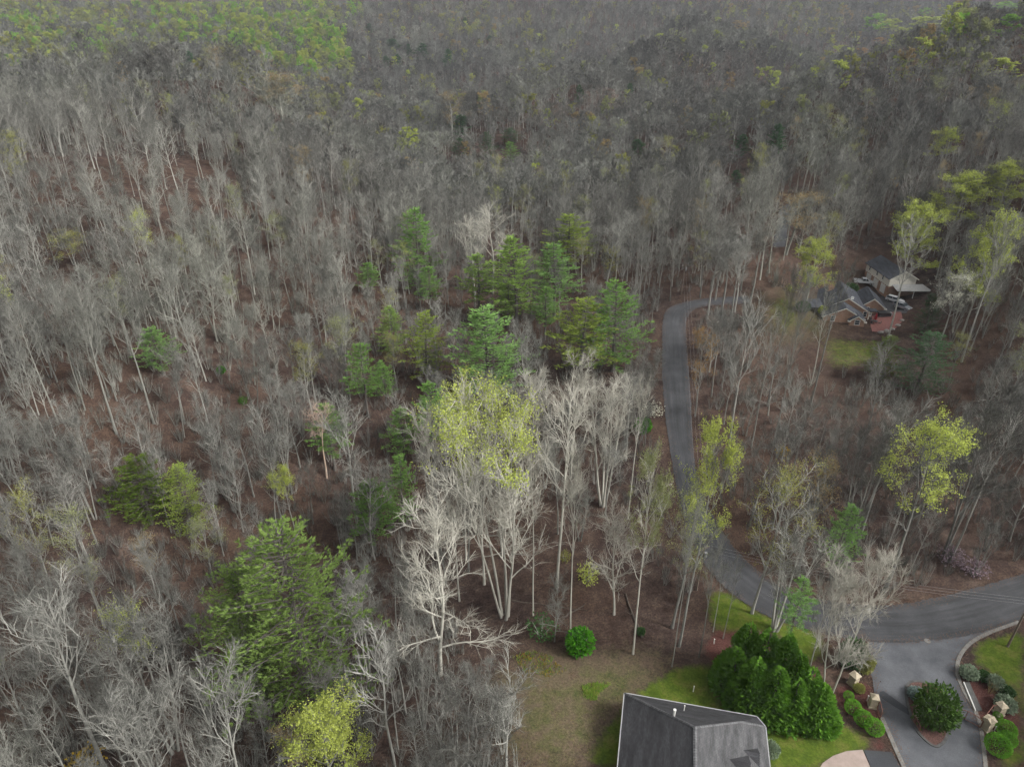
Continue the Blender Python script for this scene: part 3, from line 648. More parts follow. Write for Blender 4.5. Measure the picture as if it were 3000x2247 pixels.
pine(1185, 1292, 912, 1090, 1.25, 'pine_tree', 'full yellowish pine beside the lot edge, below the lone slope pine', 'yellow', 'edge pine', var=0)
pine(1005, 1102, 1005, 1170, 1.3, 'pine_tree', 'loose green pine among bare trees, downhill of the edge pine', '', 'loose green pine', var=1)
pine(1205, 1312, 1118, 1262, 1.6, 'pine_tree', 'dark green pine with bare lower trunk straddling the lot edge', '', var=1)
pine(1118, 1205, 1335, 1500, 1.25, 'pine_tree', 'dark green pine low beside the lot edge', '', 'low dark pine', var=2)
pine(1018, 1132, 1398, 1565, 1.25, 'pine_tree', 'ragged green pine next to the grey feathery dead crown', '', 'ragged green pine', var=3)
pine(900, 1005, 1180, 1320, 1.4, 'pine_tree', 'half-hidden green pine behind the dead snag', '', var=1)
pine(1100, 1180, 900, 1010, 1.3, 'pine_tree', 'bright green pine between the loose green pine and the edge pine', 'light', None, var=2)
pine(1130, 1215, 1190, 1310, 1.35, 'pine_tree', 'mid-green pine under the trunk-bare pine at the lot edge', '', None, var=0)
pine(1090, 1150, 1060, 1150, 1.4, 'pine_tree', 'small dark pine tucked behind the loose green pine', '', None, var=3)
pine(1220, 1290, 780, 880, 1.4, 'pine_tree', 'slim green pine just outside the lot between the lone pine and edge pine', '', None, var=1)
pine(1450, 1520, 830, 930, 1.3, 'pine_tree', 'small bright pine filling the gap behind the broad teal pine', 'light', None, var=3)
pine(1560, 1640, 840, 960, 1.3, 'pine_tree', 'mid-green pine filling the gap beside the yellowish pine', '', None, var=1)
pine(395, 492, 955, 1050, 1.5, 'pine_tree', 'single blue-green pine in the middle of the bare slope', 'blue', 'single blue-green pine', var=0)
pine(308, 452, 1330, 1492, 1.25, 'pine_tree', 'dark olive pine with dense dome crown', 'olive', 'dark olive pine', var=2)
pine(453, 562, 1365, 1525, 1.25, 'pine_tree', 'pale lime-tinged soft pine next to the dark olive pine', 'yellow', 'pale soft pine', kind='hemlock')
pine(655, 1000, 1528, 2060, 1.04, 'hemlock_tree', 'huge mid-green hemlock, the largest evergreen of the hollow', 'hem', 'huge hemlock', kind='hemlock', var=0)
pine(545, 790, 1640, 2000, 1.06, 'hemlock_tree', 'lower green hemlock grown into the flank of the huge one', 'hem', kind='hemlock', var=1)
pine(640, 760, 1810, 2060, 1.1, 'hemlock_tree', 'small green hemlock at the foot of the huge one', 'hem', kind='hemlock', var=1)
pine(2675, 2805, 968, 1118, 1.2, 'hemlock_tree', 'dark green hemlock downhill of the brick house', 'dark', 'dark hemlock', kind='hemlock', var=0)
pine(2560, 2650, 985, 1090, 1.2, 'hemlock_tree', 'small olive-green cedar on the lawn below the brick house', 'olive', kind='hemlock', var=1)
pine(2712, 2770, 860, 960, 1.2, 'hemlock_tree', 'dark cedar by the parked cars, half hidden by a pale budding tree', 'dark', kind='hemlock', var=1)
pine(2455, 2545, 1470, 1640, 1.35, 'pine_tree', 'thin pale green pine behind the fuzzy pale tree at the drive', 'blue', var=3)
pine(2318, 2402, 1690, 1830, 1.45, 'pine_tree', 'broken pine with one green tuft beside the road verge', 'blue', 'broken pine', var=1)
for i, (a, b_, c, d) in enumerate([(1322, 1370, 338, 392), (1320, 1368, 404, 470), (1408, 1452, 386, 455), (1470, 1518, 376, 425), (1472, 1520, 415, 478)]):
    pine(a, b_, c, d, 1.25, 'pine_tree', ['rounded dark pine, farthest up of the pines in the valley', 'dark pine nearest the valley stream, below the rounded one', 'dark cone-shaped pine standing alone mid valley', 'upper of two dark pines overlapping in the valley', 'lower of two dark pines overlapping in the valley'][i], 'dark' if i < 4 else '', ['rounded valley pine', None, 'cone-shaped valley pine', None, None][i], kind='farpine' if i == 0 else 'pine')
for i, (a, b_, c, d) in enumerate(sorted([(1130, 1172, 115, 150), (1120, 1145, 165, 192), (1150, 1176, 160, 195), (1185, 1205, 130, 165), (1212, 1250, 128, 175), (1295, 1325, 145, 200), (1352, 1372, 52, 72), (1425, 1445, 105, 122), (1688, 1715, 250, 295), (2150, 2195, 395, 450), (2255, 2305, 365, 460), (2145, 2175, 500, 530), (1850, 1892, 410, 450), (1835, 1860, 245, 275), (540, 570, 150, 205), (1070, 1095, 70, 95)])):
    pine(a, b_, c, d, 1.3, 'pine_tree', 'small far dark pine, ' + ['first', 'second', 'third', 'fourth', 'fifth', 'sixth', 'seventh', 'eighth', 'ninth', 'tenth', 'eleventh', 'twelfth', 'thirteenth', 'fourteenth', 'fifteenth', 'sixteenth'][i] + ' one counted from left to right across the distant hillsides', 'dark', None, kind='farpine')

# bright or tinted broadleaf trees
def lf(x0, x1, y0, y1, k, label, mat, kind='leafy', mark=None, var=None, nm='leafy_tree', **kw):
    tree(kind, (x0 + x1) / 2, y0, y0 + (y1 - y0) * k, (x1 - x0) * 1.0, nm, label, 'tree', None, mark=mark, var=var, **{**leafm(mat), **kw})
lf(800, 1050, 2040, 2300, 1.15, 'vivid lime-leaved round tree cut by the bottom of the picture', 'lime', 'dense', mark='vivid lime tree')
lf(780, 885, 1370, 1525, 1.4, 'lime-leaved thin tree wrapped in grey branches above the huge hemlock', 'lime', mark='thin lime tree', var=2)
lf(500, 640, 1505, 1640, 1.4, 'bare tree with a pale lime veil on its top beside the huge hemlock', 'sage', 'bud', var=1)
lf(85, 265, 1500, 1760, 1.3, 'tall pale sage-budded tree with several stems below the bare slope', 'sage', 'bud', mark='sage-budded tree', var=1)
lf(940, 1050, 925, 1090, 1.5, 'soft pale lime tree between bare trees, uphill of the loose green pine', 'sage', 'bud', mark='soft lime tree')
lf(1110, 1190, 975, 1080, 1.6, 'olive-leaved tree next to the edge pine', 'olive', 'bud')
lf(2000, 2185, 1258, 1560, 2.1, 'lime-leaved tulip tree leaning over the road from the lawn verge', 'lime', mark='lime roadside tree', var=0)
lf(1945, 2120, 1420, 1640, 1.9, 'thin pale-stemmed tree with sparse lime leaves over the road', 'sage', 'bud', var=0)
lf(2190, 2420, 1340, 1600, 1.75, 'wide olive-budded forked tree by the road curve', 'olive', 'bud', mark='olive forked tree', var=1)
lf(2350, 2500, 1350, 1560, 1.6, 'tan-olive budded tree behind the wide forked one', 'tan', 'bud', var=2)
lf(2650, 2880, 1225, 1500, 1.85, 'tall tulip tree with layered lime leaves above the road', 'lime', mark='layered lime tulip tree', var=3)
lf(2020, 2130, 955, 1185, 1.15, 'orange-budded tree on the inside of the road bend', 'orange', 'bud', mark='orange-budded tree')
lf(2340, 2460, 703, 860, 1.3, 'lime-leaved tree behind the brick house chimney', 'lime', 'dense', mark='lime tree by chimney', var=1)
lf(2640, 2780, 590, 720, 1.9, 'lime-leaved tree beyond the cream garage', 'lime', 'dense', mark='lime tree beyond garage', var=0)
lf(2750, 2915, 505, 620, 1.8, 'large flat-topped lime tree on the slope above the garage', 'lime', 'dense', mark='flat-topped lime tree', var=2)
lf(2915, 3040, 475, 560, 2.0, 'lime tree touching the flat-topped one farther uphill', 'lime', 'dense', var=1)
lf(2870, 3010, 620, 860, 1.5, 'tall lime-leaved tree at the edge, above the dark hemlock', 'lime', 'dense', mark='tall edge lime tree', var=3)
lf(2760, 2870, 800, 950, 1.5, 'cream-budded tree beside the parked cars', 'white', 'bud', mark='cream-budded tree')
lf(2740, 2825, 375, 440, 1.8, 'single lime tree on the bare slope below the hilltop deck', 'lime', 'dense', mark='single slope lime tree', var=2)
lf(2255, 2420, 565, 660, 1.9, 'tan-orange budding tree above the far road stretch', 'tan', 'bud')
lf(1265, 1375, 265, 360, 1.6, 'large olive-tan tree on the near ridge crest', 'tan', 'bud')
lf(720, 880, 215, 340, 1.5, 'biggest golden-tan budding tree on the crest', 'tan', 'bud', mark='golden crest tree')
lf(895, 960, 275, 345, 1.6, 'pale lime tree just behind the golden-tan crest tree', 'olive', 'bud')
lf(980, 1040, 465, 600, 1.3, 'narrow yellow-green tree above the lone slope pine', 'olive', 'bud')
lf(130, 250, 680, 770, 1.6, 'olive-budded round tree on the brown slope', 'olive', 'bud')
lf(760, 840, 630, 730, 1.5, 'pale olive-budded tree midway down the brown slope', 'sage', 'bud')
lf(1480, 1570, 545, 615, 1.8, 'pale olive tree beyond the far tip of the lot', 'olive', 'bud')
lf(1680, 1745, 700, 800, 1.4, 'yellow-green tree beside the olive pine', 'olive', 'bud')
lf(1760, 1835, 725, 830, 1.4, 'yellow-olive tree between the olive pine and the road bend', 'olive', 'bud')
for i, (a, b_, c, d, m_) in enumerate(sorted([(2530, 2600, 40, 95, 'green'), (2570, 2640, 55, 95, 'lime'), (2650, 2780, 48, 95, 'lime'), (2785, 2850, 35, 120, 'green'), (2690, 2750, 110, 190, 'lime'), (2920, 3010, 40, 110, 'green'), (2910, 3000, 170, 230, 'lime'), (2225, 2265, 195, 235, 'lime'), (2250, 2300, 205, 275, 'lime'), (2435, 2475, 133, 165, 'lime'), (2395, 2440, 178, 215, 'sage'), (2690, 2720, 22, 50, 'green'), (2900, 2990, 5, 40, 'green'), (2630, 2665, 80, 110, 'lime'), (2090, 2115, 50, 75, 'lime'), (2150, 2195, 60, 95, 'tan'), (1410, 1440, 0, 30, 'sage'), (2460, 2495, 15, 45, 'tan'), (2560, 2600, 110, 130, 'orange'), (2520, 2545, 140, 170, 'orange')])):
    lf(a - 6, b_ + 6, c, d, 1.3, ['first', 'second', 'third', 'fourth', 'fifth', 'sixth', 'seventh', 'eighth', 'ninth', 'tenth', 'eleventh', 'twelfth', 'thirteenth', 'fourteenth', 'fifteenth', 'sixteenth', 'seventeenth', 'eighteenth', 'nineteenth', 'twentieth'][i] + ' ' + {'green': 'fresh green', 'lime': 'lime green', 'sage': 'sage green', 'tan': 'tan', 'orange': 'orange-tan'}[m_] + ' tree counted from left to right along the far hilltops', m_, 'hillleaf')

# bare trees with trunks one can follow
def bt(tx, ty, by, w, label, var=None, kind='bare', mark=None, **kw): tree(kind, tx, ty, by, w, 'bare_tree', label, 'tree', 'single bare trees', var=var, mark=mark, **kw)
bt(2045, 1470, 1952, 60, 'thick grey bare trunk at the lawn corner beside the lot', 3)
bt(2115, 1560, 1925, 80, 'curved-foot grey tree between the lot corner and the dense evergreens', 5)
bt(2130, 1640, 1850, 50, 'slim grey tree on the verge between two larger trunks', 3)
bt(2165, 1640, 1870, 60, 'slim dark-footed tree close to the tall evergreens', 0)
bt(2360, 1480, 1845, 190, 'leaning forked grey tree above the tips of the tall evergreens', 1, 'multi')
bt(2600, 1500, 2085, 230, 'fuzzy pale grey tree in front of the road junction', 2, 'fuzzy', mark='fuzzy pale tree', bark=M['bark_pale'], crown=[M['twig_pale']])
bt(2475, 1620, 2050, 110, 'smaller grey trunk leaning behind the fuzzy pale tree', 0)
bt(2640, 1170, 1595, 170, 'pale bare tree pair-mate with widest crown beside the layered tulip tree', 1, mark='pale paired tree')
bt(2600, 1200, 1620, 150, 'forked bare tree standing against its pale paired neighbour', 1, 'multi')
bt(2985, 1060, 1620, 240, 'huge double-trunked bare tree above the road', 2, 'multi', mark='huge double-trunked tree')
bt(2960, 1200, 1640, 120, 'thin bare tree leaning beside the huge double trunk', 3)
bt(2215, 860, 1330, 130, 'tall grey bare tree on the brown bank across the road', 0, mark='tall bank tree')
bt(2275, 930, 1310, 80, 'slim bare tree next in line after the tall bank tree', 3)
bt(2372, 800, 1305, 90, 'slender bare tree rising in front of the brick house porch', 4)
bt(2330, 780, 1190, 80, 'bare tree standing before the mossy lawn of the brick house', 1)
bt(2475, 760, 1185, 90, 'straight bare tree crossing the front gable of the brick house', 3, mark='gable-front tree')
bt(2445, 830, 1130, 60, 'curved bare sapling beside the tree before the brick gable', 5)
bt(2610, 1010, 1330, 120, 'bare tree downhill of the small olive cedar', 2)
bt(2700, 640, 1010, 120, 'tall bare tree standing past the parked cars', 0)
bt(2960, 640, 1060, 100, 'very tall bare trunk behind the cream-budded tree', 1)
bt(1790, 640, 880, 130, 'bare tree at the far bend of the road', 5)
for i, (tx, ty, by_, w) in enumerate(sorted([(2105, 700, 935, 110), (2150, 690, 925, 120), (2190, 680, 915, 120), (2235, 670, 900, 110), (2130, 640, 880, 110), (2210, 610, 850, 110), (2265, 600, 820, 100), (2180, 720, 960, 120), (2080, 660, 872, 100), (2280, 640, 800, 90)])):
    bt(tx, ty, by_, w, ['first', 'second', 'third', 'fourth', 'fifth', 'sixth', 'seventh', 'eighth', 'ninth', 'tenth'][i] + ' bare tree counted from the road bend, screening the upper road stretch', i)
bt(1060, 1330, 1640, 170, 'grey feathery dead-crowned tree beside the thin lime tree', 2, 'spread', mark='feathery dead tree')
tree('bare', 925, 1190, 1400, 90, 'dead_snag', 'dead snag with orange-brown peeling trunk in the hollow', 'tree', None, var=3, mark='dead snag', bark=M['bark_dead'], crown=[M['bark_dead']])
bt(40, 880, 1235, 110, 'tall bare tree first on the slope at the picture edge', 0)
bt(200, 830, 1270, 130, 'tall bare tree uphill of the dark olive pine', 1, mark='tall uphill bare tree')
bt(330, 820, 1240, 140, 'wide bare tree between the tall uphill one and the single blue-green pine', 0)
bt(480, 1010, 1240, 100, 'bare tree straight below the single blue-green pine', 4)
bt(590, 790, 1000, 110, 'bare tree with forked top above the bare reddish clearing', 5)
bt(560, 1030, 1270, 90, 'straight bare tree at the middle of the reddish clearing', 1, mark='clearing tree')
bt(700, 960, 1200, 110, 'fan-crowned bare tree beside the small bright green holly', 2, 'multi')
bt(1000, 1180, 1560, 190, 'bare tree with pale open crown in front of the half-hidden green pine', 4)
bt(140, 1330, 1640, 190, 'low bare tree rising before the dark olive pine', 2, 'multi')
bt(1350, 1990, 2420, 260, 'leaning bare tree cut by the frame below the white spreading tree', 1, 'multi', mark='bottom bare tree')
bt(1480, 1990, 2330, 230, 'bare tree with zigzag limbs at the edge of the tan clearing', 5)
bt(1110, 1880, 2260, 220, 'bare tree between the huge hemlock and the bottom clearing', 2)
bt(330, 1700, 2200, 260, 'big leaning bare tree below the huge hemlock', 0, 'multi', mark='big leaning bare tree')
bt(80, 1750, 2250, 240, 'grey bare tree in the corner beyond the big leaning one', 1)
bt(600, 1950, 2400, 240, 'bare tree with mossy limbs beneath the huge hemlock', 2)
bt(330, 1980, 2480, 260, 'bare crown cut by the picture bottom beside the yellow shrub', 5)

# ------------------------------------------------------------------ the rest of the wood: positions over the terrain
rnd = random.Random(7); rng = np.random.default_rng(7)
KEEP = [([(1440, 2010), (1440, 1880), (1560, 1800), (1960, 1830), (2060, 1690), (2090, 1720), (2230, 1790), (2400, 1850), (2640, 1730), (3000, 1640), (3200, 1640), (3200, 2600), (1500, 2600), (1560, 2100)], 0),
        ([(1370, 1960), (1300, 1650), (1500, 1480), (1880, 1480), (1960, 1830)], .12), ([(1290, 1480), (1350, 1130), (1900, 1130), (1900, 1480)], .45), ([(1340, 1120), (1350, 760), (1700, 760), (1910, 930), (1910, 1120)], .45),
        ([(1890, 1000), (2060, 1000), (2060, 1250), (2130, 1500), (2200, 1700), (2000, 1740), (1900, 1400)], .0), ([(2060, 1180), (2480, 1150), (2560, 1300), (2500, 1700), (2200, 1700), (2080, 1420)], .42),
        ([(2500, 1300), (3100, 1300), (3100, 1660), (2620, 1740), (2500, 1700)], .45),
        ([(2230, 860), (2330, 830), (2420, 790), (2530, 730), (2610, 730), (2740, 800), (2730, 960), (2650, 1060), (2440, 1110), (2380, 1080), (2240, 1020)], 0), ([(2220, 1000), (2420, 1090), (2690, 960), (2720, 1130), (2420, 1200), (2230, 1150)], .1),
        ([(110, 465), (520, 455), (720, 520), (700, 640), (110, 640)], .22), ([(500, 1000), (960, 900), (960, 1150), (700, 1280), (350, 1280)], .6), ([(560, 1640), (1000, 1600), (1000, 2080), (640, 2100)], .25)]
pts = []
Y = 22.0
while Y < 1900:
    s = 4.75 if Y < 330 else (5.1 if Y < 600 else (6.2 if Y < 1000 else 8.0))
    hw = 0.86 * (Y + 60) if Y > 100 else .86 * (Y + 62)
    xs = np.arange(-hw, hw, s); 
    for x in xs: pts.append((x + rng.uniform(-.46, .46) * s, Y + rng.uniform(-.46, .46) * s))
    Y += s
pts = np.array(pts); PZ = H(pts[:, 0], pts[:, 1]); P3 = np.column_stack([pts, PZ])
dd = P3 - CAM; wz = dd @ FW; bx = 1500 + F * (dd @ RT) / wz; by = 1123.5 - F * (dd @ UP) / wz
dens = np.full(len(pts), .86)
for poly, f in KEEP: dens = np.where(inpoly(bx, by, poly), f, dens)
roadc = np.array([(a + b) / 2 for a, b in zip(resample(ROAD_L, 160), resample(ROAD_R, 160))] + [(a + b) / 2 for a, b in zip(resample(UP_L, 24), resample(UP_R, 24))])
rd2 = np.min((pts[:, None, 0] - roadc[None, :, 0]) ** 2 + (pts[:, None, 1] - roadc[None, :, 1]) ** 2, 1)
keep = (rng.random(len(pts)) < dens) & (rd2 > 5.5 ** 2) & ~((np.abs(pts[:, 0]) < 34) & (pts[:, 1] < 38))
fx = np.array([t[0].location.x for t in TREES]); fy = np.array([t[0].location.y for t in TREES])
nearx = np.min((pts[:, None, 0] - fx) ** 2 + (pts[:, None, 1] - fy) ** 2, 1) > 2.6 ** 2
keep &= nearx
hts = rng.normal(16.5, 3.6, len(pts)).clip(8, 27) * np.where(wz > 300, .88, 1); wid = (hts / 16.5) ** .8 * rng.uniform(4.9, 7.6, len(pts)) * np.where(wz > 600, 1.35, np.where(wz > 300, 1.28, 1))
_lean = (NADIR - (by - hts * F / wz * .9)) / (NADIR - by); _tx = 1500 + (bx - 1500) * _lean; _ty = by - hts * F / wz * .9      # where the crown shows
CLEAR += [(2480, 815, 1010, 190, 176, 'bare'), (2610, 735, 880, 170, 190, 'house'), (2600, 880, 1000, 130, 180, 'house'), (2310, 860, 1000, 90, 178, 'house')]
for tx, ty, bby, w, dep, kd in CLEAR:                                                                                     # keep the trees one can pick out in view
    hit = (wz < dep + 2) & (np.abs(_tx - tx) < (w + wid * F / wz) * (.5 if kd in ('pine', 'hemlock') else .42 if kd != 'bare' else .28)) & (_ty < ty + .6 * (bby - ty)) & (_ty + .6 * (by - _ty) > ty)
    keep &= ~(hit & (rng.random(len(pts)) < (1.1 if kd in ('pine', 'hemlock', 'farpine', 'hillleaf', 'house') else .93)))
hts, wid = hts[keep], wid[keep]
pts, PZ, P3, bx, by, wz = pts[keep], PZ[keep], P3[keep], bx[keep], by[keep], wz[keep]
tyx, tyy, tw_ = bx, by - hts * F / wz * .9, wz
LEAFZ = [([(490, 20), (740, 20), (1010, 80), (1040, 210), (900, 220), (700, 150), (520, 110)], .62, ('lime', 'green', 'sage')), ([(-100, 10), (500, 0), (560, 120), (300, 200), (-100, 210)], .4, ('lime', 'sage', 'olive', 'green', 'sage')),
         ([(680, -20), (1060, -20), (1070, 70), (760, 40)], .5, ('green', 'lime', 'sage')), ([(1200, 30), (1560, 30), (1560, 130), (1330, 150)], .12, ('sage', 'tan', 'olive')), ([(600, 150), (1000, 200), (1000, 330), (400, 300)], .08, ('olive', 'tan', 'sage')),
         ([(2000, 0), (3000, 0), (3000, 130), (2500, 140)], .08, ('tan', 'sage', 'olive')), ([(2450, 130), (2700, 30), (3100, 10), (3100, 330), (2750, 260)], .13, ('lime', 'sage', 'tan'))]
spec = np.array(['bare'] * len(pts), object)
r1 = rng.random(len(pts))
cy_ = by - hts * F / wz * .6
for poly, p, kinds in LEAFZ:
    sel = inpoly(bx, cy_, poly) & (r1 < p * (.25 + 1.5 * (.5 + .5 * np.sin(bx * .019 + cy_ * .05) * np.sin(bx * .011 - cy_ * .06 + 1)))); k = rng.integers(0, len(kinds), len(pts)); spec[sel] = np.array(kinds, object)[k[sel]]
rest = (spec == 'bare') & (rng.random(len(pts)) < np.where(wz > 420, .055, .05)); k = rng.integers(0, 6, len(pts)); spec[rest] = np.array(['olive', 'tan', 'sage', 'sage', 'olive', 'lime'], object)[k[rest]]
vis = (bx > -60) & (bx < 3060) & (by - hts * F / wz < 2240) & (by > -30)
size = np.where(vis, hts / wz, 0)
order = np.argsort(-size)
bare_i = [i for i in order if spec[i] == 'bare' and size[i] > 0][:235]
leaf_i = [i for i in order if spec[i] != 'bare' and size[i] > 0][:190]
ind = set(bare_i) | set(leaf_i)
# labels: counted out from one landmark towards another
marks = [(t[1], t[2], t[0]) for t in TREES if t[2]] + [((2490, 900), 'brick house', None), ((2600, 800), 'cream garage', None), ((2040, 890), 'road bend', None), ((2270, 1950), 'dense evergreen row', None), ((2700, 1850), 'road junction', None)]
mk = np.array([x[0] for x in marks]); ORD = ['first', 'second', 'third', 'fourth', 'fifth', 'sixth', 'seventh', 'eighth', 'ninth', 'tenth', 'eleventh', 'twelfth', 'thirteenth', 'fourteenth', 'fifteenth', 'sixteenth', 'seventeenth', 'eighteenth', 'nineteenth', 'twentieth']
def landmark_labels(idx, word):
    grp = {}
    for i in idx:
        c = np.array([bx[i], cy_[i]]); ds = np.hypot(*(mk - c).T); o = np.argsort(ds); a = o[0]
        va = c - mk[a]; best, bs = o[1], -9
        for j in o[1:9]:
            vb = mk[j] - mk[a]; cs = (va @ vb) / (np.linalg.norm(va) * np.linalg.norm(vb) + 1e-6)
            if cs > bs: bs, best = cs, j
        grp.setdefault((word(i), a, best), []).append((ds[a], i))
    out = {}
    for (w, a, b_), v in grp.items():
        for k, (_, i) in enumerate(sorted(v)):
            n = ORD[k] if k < 20 else ORD[k // 20 - 1] + ' after the ' + ORD[k % 20]
            out[i] = f"{w}, {n} from {marks[a][1]} toward {marks[b_][1]}"
    return out
lab = landmark_labels(bare_i, lambda i: 'young bare tree' if hts[i] < 12 else 'grey bare tree')
for i in bare_i:
    kd = ('bare', 'bare', 'bare', 'multi', 'spread')[i % 5] if hts[i] > 12 else ('multi', 'bare')[i % 2]
    put(kd, (pts[i, 0], pts[i, 1], PZ[i] - .1), wid[i] / WREF, hts[i] / HREF, 'bare_tree', lab[i], 'tree', 'bare trees of the near wood', rz=rnd.random() * 6.28, var=rnd.randrange(6), lean=(rnd.gauss(0, .035), rnd.gauss(0, .035)))
CW = {'lime': 'lime green', 'green': 'fresh green', 'sage': 'sage green', 'olive': 'olive-budded', 'tan': 'tan-budded', 'red': 'reddish-budded'}
lab = landmark_labels(leaf_i, lambda i: CW[spec[i]] + ' tree')
for i in leaf_i:
    far = wz[i] > 330
    put('hillleaf' if far else 'bud', (pts[i, 0], pts[i, 1], PZ[i] - .1), wid[i] / WREF * (1.1 if spec[i] in ('lime', 'green') else 1), hts[i] / HREF, 'leafy_tree', lab[i], 'tree', 'tinted trees of the wood', rz=rnd.random() * 6.28, var=rnd.randrange(6), crown=[None, M['leaf_' + spec[i]]])

# everything beyond those: one mass of wood
def scatter(name, coll, P, scl, rot, idx, label):
    me = bpy.data.meshes.new(name); me.from_pydata([tuple(p) for p in P], [], [])
    a = me.attributes.new('scl', 'FLOAT_VECTOR', 'POINT'); a.data.foreach_set('vector', np.asarray(scl, np.float32).ravel())
    a = me.attributes.new('rot', 'FLOAT_VECTOR', 'POINT'); a.data.foreach_set('vector', np.asarray(rot, np.float32).ravel())
    a = me.attributes.new('idx', 'INT', 'POINT'); a.data.foreach_set('value', np.asarray(idx, np.int32))
    ob = bpy.data.objects.new(name, me); C.objects.link(ob); tag(ob, label, None, None, 'stuff')
    g = bpy.data.node_groups.new(name, 'GeometryNodeTree'); g.interface.new_socket('Geometry', in_out='INPUT', socket_type='NodeSocketGeometry'); g.interface.new_socket('Geometry', in_out='OUTPUT', socket_type='NodeSocketGeometry')
    gi = g.nodes.new('NodeGroupInput'); go = g.nodes.new('NodeGroupOutput'); ip = g.nodes.new('GeometryNodeInstanceOnPoints'); ci = g.nodes.new('GeometryNodeCollectionInfo')
    ci.inputs[0].default_value = coll; ci.inputs['Separate Children'].default_value = True; ci.inputs['Reset Children'].default_value = True; ip.inputs['Pick Instance'].default_value = True
    def na(n, t):
        q = g.nodes.new('GeometryNodeInputNamedAttribute'); q.data_type = t; q.inputs[0].default_value = n; return next(s for s in q.outputs if s.enabled)
    g.links.new(gi.outputs[0], ip.inputs['Points']); g.links.new(ci.outputs[0], ip.inputs['Instance']); g.links.new(na('idx', 'INT'), ip.inputs['Instance Index'])
    g.links.new(na('rot', 'FLOAT_VECTOR'), ip.inputs['Rotation']); g.links.new(na('scl', 'FLOAT_VECTOR'), ip.inputs['Scale']); g.links.new(ip.outputs[0], go.inputs[0])
    md = ob.modifiers.new('scatter', 'NODES'); md.node_group = g; return ob
wood = bpy.data.collections.new('wood_kinds'); nk = 0
def kindob(coll, me):
    global nk
    o = bpy.data.objects.new('kind_%03d' % nk, me); nk += 1; coll.objects.link(o)
def joined(kind, var, mats):
    tm, km, _ = V[kind][var]; o1 = bpy.data.objects.new('t', tm)
    b = bmesh.new(); b.from_mesh(tm); n0 = len(b.faces); b.from_mesh(km); b.faces.ensure_lookup_table()
    for k, f in enumerate(b.faces):
        if k >= n0: f.material_index += 1
    me = bpy.data.meshes.new('wood_tree'); b.to_mesh(me); b.free()
    for x in mats: me.materials.append(x)
    return me
for i in range(6): kindob(wood, joined('bare', i, [M['bark'], M['twig']]))                                     # 0-5
for i in range(3): kindob(wood, joined('multi', i, [M['bark'], M['twig']]))                                    # 6-8
for i in range(3): kindob(wood, joined('spread', i, [M['bark'], M['twig']]))                                   # 9-11
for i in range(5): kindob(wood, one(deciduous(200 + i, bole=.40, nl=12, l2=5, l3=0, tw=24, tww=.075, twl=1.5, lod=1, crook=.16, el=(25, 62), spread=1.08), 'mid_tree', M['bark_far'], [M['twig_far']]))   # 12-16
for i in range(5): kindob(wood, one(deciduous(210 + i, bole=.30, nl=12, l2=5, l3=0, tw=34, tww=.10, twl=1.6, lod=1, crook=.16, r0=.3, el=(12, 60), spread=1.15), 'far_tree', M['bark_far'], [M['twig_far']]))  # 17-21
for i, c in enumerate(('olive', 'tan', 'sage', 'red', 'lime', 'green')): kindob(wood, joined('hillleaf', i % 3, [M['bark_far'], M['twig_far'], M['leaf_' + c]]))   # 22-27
keepi = np.array([i for i in range(len(pts)) if i not in ind])
kid = []
for i in keepi:
    if spec[i] != 'bare': kid.append(22 + ('olive', 'tan', 'sage', 'red', 'lime', 'green').index(spec[i]))
    elif wz[i] < 260: kid.append((0, 1, 2, 3, 4, 5, 6, 7, 9, 10)[rnd.randrange(10)])
    elif wz[i] < 520: kid.append(12 + rnd.randrange(5))
    else: kid.append(17 + rnd.randrange(5))
kw_ = wid[keepi] / WREF; kh = hts[keepi] / HREF
rot = np.column_stack([rng.normal(0, .035, len(keepi)), rng.normal(0, .035, len(keepi)), rng.uniform(0, 6.28, len(keepi))])
scatter('forest', wood, P3[keepi] - [0, 0, .1], np.column_stack([kw_, kw_, kh]), rot, kid, 'grey leafless forest covering the farther slopes and ridges')
print('TREES', len(TREES), 'individual', len(ind), 'mass', len(keepi))
# brush and saplings under the trees
under = bpy.data.collections.new('brush_kinds'); nk = 0
for i in range(3): kindob(under, joined('brush', i, [M['bark'], M['twig']]))
m_ = 7000
ux = rng.uniform(-1, 1, m_ * 3); uy = 34 + (330 - 34) * rng.random(m_ * 3) ** 1.25; ux = ux * .8 * (uy + 45)
uz = H(ux, uy); q3 = np.column_stack([ux, uy, uz]); dd = q3 - CAM; wu = dd @ FW; ubx = 1500 + F * (dd @ RT) / wu; uby = 1123.5 - F * (dd @ UP) / wu
ok = (ubx > -100) & (ubx < 3100)
for poly in [KEEP[0][0], KEEP[7][0], KEEP[9][0], KEEP[1][0]] + LAWN + TAN: ok &= ~inpoly(ubx, uby, poly)
rd2 = np.min((ux[:, None] - roadc[None, :, 0]) ** 2 + (uy[:, None] - roadc[None, :, 1]) ** 2, 1); ok &= rd2 > 25
q3 = q3[ok][:m_]; nU = len(q3); hh = rng.uniform(1.2, 5.5, nU)
scatter('undergrowth', under, q3, np.column_stack([hh * rng.uniform(.6, 1.1, nU)] * 2 + [hh]), np.column_stack([np.zeros(nU), np.zeros(nU), rng.uniform(0, 6.28, nU)]), rng.integers(0, 3, nU), 'leafless brush and saplings covering the ground under the trees')

